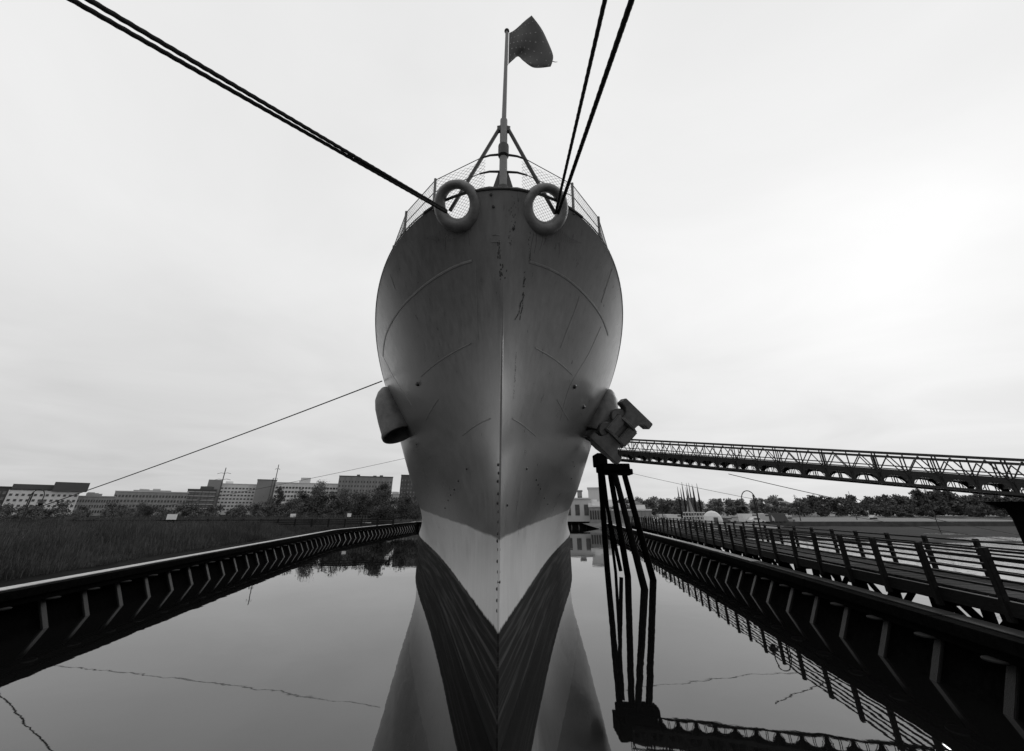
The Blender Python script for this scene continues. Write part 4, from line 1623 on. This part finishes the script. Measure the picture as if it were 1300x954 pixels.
gR = 'buildings at the end of the basin'
building('pale stone hall with two tall doors beside the hull on the right', 716, 750, 634, 128, 16, W_PALE, 1, 3, (0.5, 0.6), M_GLASS, z0=1.3, group=gR)
b_, (xa, xb, zt_) = building('square stone tower with a flat top behind the legs', 748, 766, 620.5, 140, 10, W_PALE, 1, 2, (0.25, 0.1), M_GLASS, z0=1.3, group=gR)
b2_, _ = building('dark chimney like turret beside the hull on the right', 734, 740, 624, 150, 5, W_MID, 2, 2, (0.5, 0.5), M_GLASS, z0=1.3, group=gR)
building('glazed single storey annex with pale flat roof behind the legs', 748, 776, 644, 124, 12, W_MID, 1, 9, (0.7, 0.7), M_GLASS, roof=W_WHITE, z0=1.3, group=gR, top_margin=.1, bot_margin=.05)
building('long low grey shed right of the splayed legs', 776, 826, 648.5, 122, 14, W_MID, 1, 10, (0.06, 0.8), M_GLASSM, roof=W_WHITE, z0=1.3, group=gR)

# houses on the wooded hill
def house(label, x, y_top, Y, w_, m, rz):
    p_ = at_y(x, y_top, Y)
    z0 = p_[2] - 5.2
    r_ = thing('house', label, 'house', (p_[0], Y, z0), rz, 'houses among the trees on the far hill')
    put('wall', MB().box((0, 0, 1.6), (w_, 7, 3.4)).mesh('wall', m), r_)
    put('roof', MB().prism([(-w_ / 2 - .4, 3.3), (w_ / 2 + .4, 3.3), (0, 5.4)], -3.9, 3.9).mesh('roof', W_MID), r_)
    wn = MB().box((0, 0, 0), (1.0, .12, 1.3)).mesh('window', M_GLASS)
    for k in (-.3, 0, .3):
        put('window', wn, r_, (k * w_, -3.5, 1.9))
    put('door', MB().box((0, 0, 0), (.9, .14, 1.9)).mesh('door', W_DARK), r_, (w_ * .15, -3.52, .95))


for lb_, x, y, Y, w_, m, rz in (('pale house with wide roof on the hill above the lamp', 992, 637, 290, 13, W_PALE, .15), ('white house low on the hill right of the lamp', 1011, 645, 240, 10, W_WHITE, -.2),
                                ('small pale house in the trees right of the leg tower', 806, 637.5, 300, 12, W_PALE, .1), ('small pale house in the trees left of the pole cluster', 838, 638, 310, 12, W_PALE, -.1),
                                ('pale house half hidden in the trees above the far shore', 1132, 641, 262, 11, W_WHITE, .2), ('grey house between lamp and pole on the far hill', 1036, 640, 280, 9, W_PALE, .3)):
    house(lb_, x, y, Y, w_, m, rz)
# low pale boat house at the shore
# ------------------------------------------------------------------ boatyard: pole cluster, dome tent, vehicles
PX0, PX1 = 866, 897
YP = 100.0
xa, xb = px_base(868, YP), px_base(892, YP)
cx_ = (xa + xb) / 2
pcz = 0.9
pc = thing('pole_cluster', 'cluster of tall pointed poles standing in a pale lattice frame', 'monument', (cx_, YP + 2, pcz))
wpx = xb - xa
for i, (fx, ytop, dy) in enumerate(((0.0, 620, 0), (0.14, 617, 3), (0.30, 619, 0), (0.42, 611, 3), (0.52, 613, 1.5), (0.66, 615, 0), (0.80, 612, 3), (0.92, 614, 0), (1.0, 617, 3))):
    x = xa + fx * wpx
    zt_ = at_y(874, ytop, YP)[2]
    MB().tube([(x, YP + dy, pcz), (x, YP + dy, pcz + (zt_ - pcz) * .6), (x, YP + dy, zt_)], [0.26, 0.2, 0.03], 7).build('pole', M_WOODD if i % 2 else M_GREYW, pc, smooth=True)
zc_ = at_y(878, 632, YP)[2]
MB().lathe([(1.0, 3.0), (0.7, 3.6), (0.08, zc_ - pcz + .2)], 10, Matrix.Translation((cx_, YP + 1.5, pcz))).build('cone', W_MID, pc, smooth=True)
for k in range(3):
    MB().bar((xa - .3, YP - .2, pcz + 1.4 + k * .8), (xb + .3, YP - .2, pcz + 1.4 + k * .8), .12, .22).build('frame_beam', W_WHITE, pc)
for k in range(7):
    x = xa + (k + .3) / 7 * wpx
    MB().bar((x, YP - .25, pcz), (x, YP - .25, pcz + 3.1), .14, .14).build('frame_post', W_PALE, pc)
MB().box((cx_, YP + 1.5, pcz + .9), (wpx, 2.4, 1.6)).build('platform', W_MID, pc)

p_ = at_y(904, 655, 112)
dm = thing('dome_tent', 'white round dome tent right of the pole cluster', 'tent', (p_[0], 112, 1.0))
MB().lathe([(2.3, 0), (2.35, 1.1), (2.1, 2.0), (1.5, 2.75), (.8, 3.15), (.1, 3.3)], 16, Matrix.Translation((p_[0], 112, 1.0))).build('shell', W_WHITE, dm)
MB().box((p_[0] - .3, 112 - 2.3, 1.9), (1.0, .3, 1.7)).build('door', M_GLASS, dm)


def vehicle(label, x, Y, z, ln_, h_, m, rz, name='parked_car', cat='car'):
    r_ = thing(name, label, cat, (x, Y, z), rz, 'vehicles parked in the boatyard')
    w_ = 1.8
    van = h_ > 1.9
    if van:
        body = [(-ln_ / 2, .35), (ln_ / 2, .35), (ln_ / 2, h_ * .5), (ln_ * .38, h_ * .95), (ln_ * .3, h_), (-ln_ / 2, h_)]
    else:
        body = [(-ln_ / 2, .35), (ln_ / 2, .35), (ln_ / 2 - .05, .8), (ln_ * .28, .92), (ln_ * .12, h_), (-ln_ * .25, h_), (-ln_ * .42, .95), (-ln_ / 2, .85)]
    put('body', MB().prism(body, -w_ / 2, w_ / 2).mesh('body', m, bevel=.06, smooth=True), r_)
    wl = MB().lathe([(.2, -.1), (.33, -.09), (.33, .09), (.2, .1)], 12, Matrix.Rotation(R(90), 4, 'X')).mesh('wheel', M_BLACKP)
    for sx_ in (-.32, .32):
        for sy_ in (-1, 1):
            put('wheel', wl, r_, (sx_ * ln_, sy_ * w_ * .5, .33))
    gl = MB().box((0, 0, 0), (ln_ * (.25 if van else .42), w_ + .03, .38)).mesh('window', M_GLASS)
    put('window', gl, r_, (ln_ * .2 if van else -ln_ * .06, 0, h_ - .36))


vg = [('small white car leftmost in the boatyard', 838, 660, 118, 4.2, 1.5, W_WHITE, .2), ('pale van second from the left in the boatyard', 845, 659, 122, 5.2, 2.3, W_PALE, .1),
      ('white van beside the pole cluster on its left', 856, 659, 120, 5.0, 2.2, W_WHITE, -.1), ('dark car right of the dome tent', 914, 661, 116, 4.3, 1.5, W_DARK, .3),
      ('pale car far right of the dome tent', 922, 661, 120, 4.3, 1.5, W_PALE, 0), ('white van left of the lamp post', 949, 658, 118, 5.4, 2.4, W_WHITE, .15), ('white car at the lamp post', 957, 660, 116, 4.3, 1.5, W_WHITE, .1),
      ('pale van just right of the lamp post', 966, 659, 120, 5.4, 2.3, W_PALE, -.1), ('white van right of the lamp post', 973, 658, 122, 5.4, 2.5, W_WHITE, .2), ('dark van rightmost in the boatyard row', 983, 657, 120, 5.5, 2.6, W_DARK, .1),
      ('grey car at the right end of the boatyard', 997, 659, 128, 4.4, 1.5, W_MID, .4)]
for lb_, x, y, Y, ln_, h_, m, rz in vg:
    van = h_ > 1.9
    vehicle(lb_, px_base(x, Y), Y, 1.15, ln_, h_, m, rz, 'parked_van' if van else 'parked_car', 'van' if van else 'car')

# ------------------------------------------------------------------ utility poles
def upole(label, xb_, yb_, xt_, yt_, Y, arms, z0, m=M_WOODD, r=0.16):
    t_ = at_y(xt_, yt_, Y)
    r_ = thing('utility_pole', label, 'utility pole', (t_[0], Y, z0), 0, 'utility poles')
    MB().tube([(t_[0], Y, z0), (t_[0], Y, t_[2])], [r * 1.2, r * .6], 8).build('pole', m, r_, smooth=True)
    for dz, w_ in arms:
        c_ = Vector((t_[0], Y - .1, t_[2] - dz))
        pts = [c_ + Vector((-w_ / 2, 0, .0)), c_ + Vector((-w_ / 4, 0, .22)), c_ + Vector((0, 0, .1)), c_ + Vector((w_ / 4, 0, .22)), c_ + Vector((w_ / 2, 0, 0))]
        MB().tube(pts, 0.05, 5).build('cross_arm', m, r_)
    return r_


upole('tall pole with two drooping cross arms in front of the white slab block', 272, 648, 287, 594, 110, ((1.5, 3.4), (3.0, 4.0)), 2, M_GREYW)
upole('tall thin mast in front of the blank concrete tower', 338, 655, 354, 590, 105, ((1.2, 1.2), (3.4, 1.0)), 2, M_GREYW, .13)
upole('shorter thin mast left of the tall one by the concrete tower', 334, 655, 347, 607, 105, ((.6, .7),), 2, M_GREYW, .12)
upole('thin pole at the shore between the lamp and the far wood', 1016, 660, 1008, 628, 130, ((0.6, 1.2),), 1, M_WOODD, .1)
upole('pale thin pole in front of the far wood', 1088, 655, 1077, 624, 150, (), 0.8, M_GREYW, .12)
upole('dark thin pole under the gangway in front of the far wood', 1186, 660, 1173, 620, 90, (), -0.5, M_PILE, .08)
upole('dark pole left of the pole cluster', 848, 655, 846, 640, 125, ((.5, 1.2),), 1, M_WOODD, .1)
# navigation marker on the shore
q = at_y(1108, 655, 160)
nm = thing('channel_marker', 'small dark marker hut on the far shore', 'marker', (q[0], 160, 0.5))
MB().box((q[0], 160, 1.2), (1.6, 1.6, 1.5)).build('hut', W_DARK, nm)
MB().prism([(-1.1, 0), (1.1, 0), (0, .9)], -1.1, 1.1, Matrix.Translation((q[0], 160, 1.95))).build('roof', W_PALE, nm)
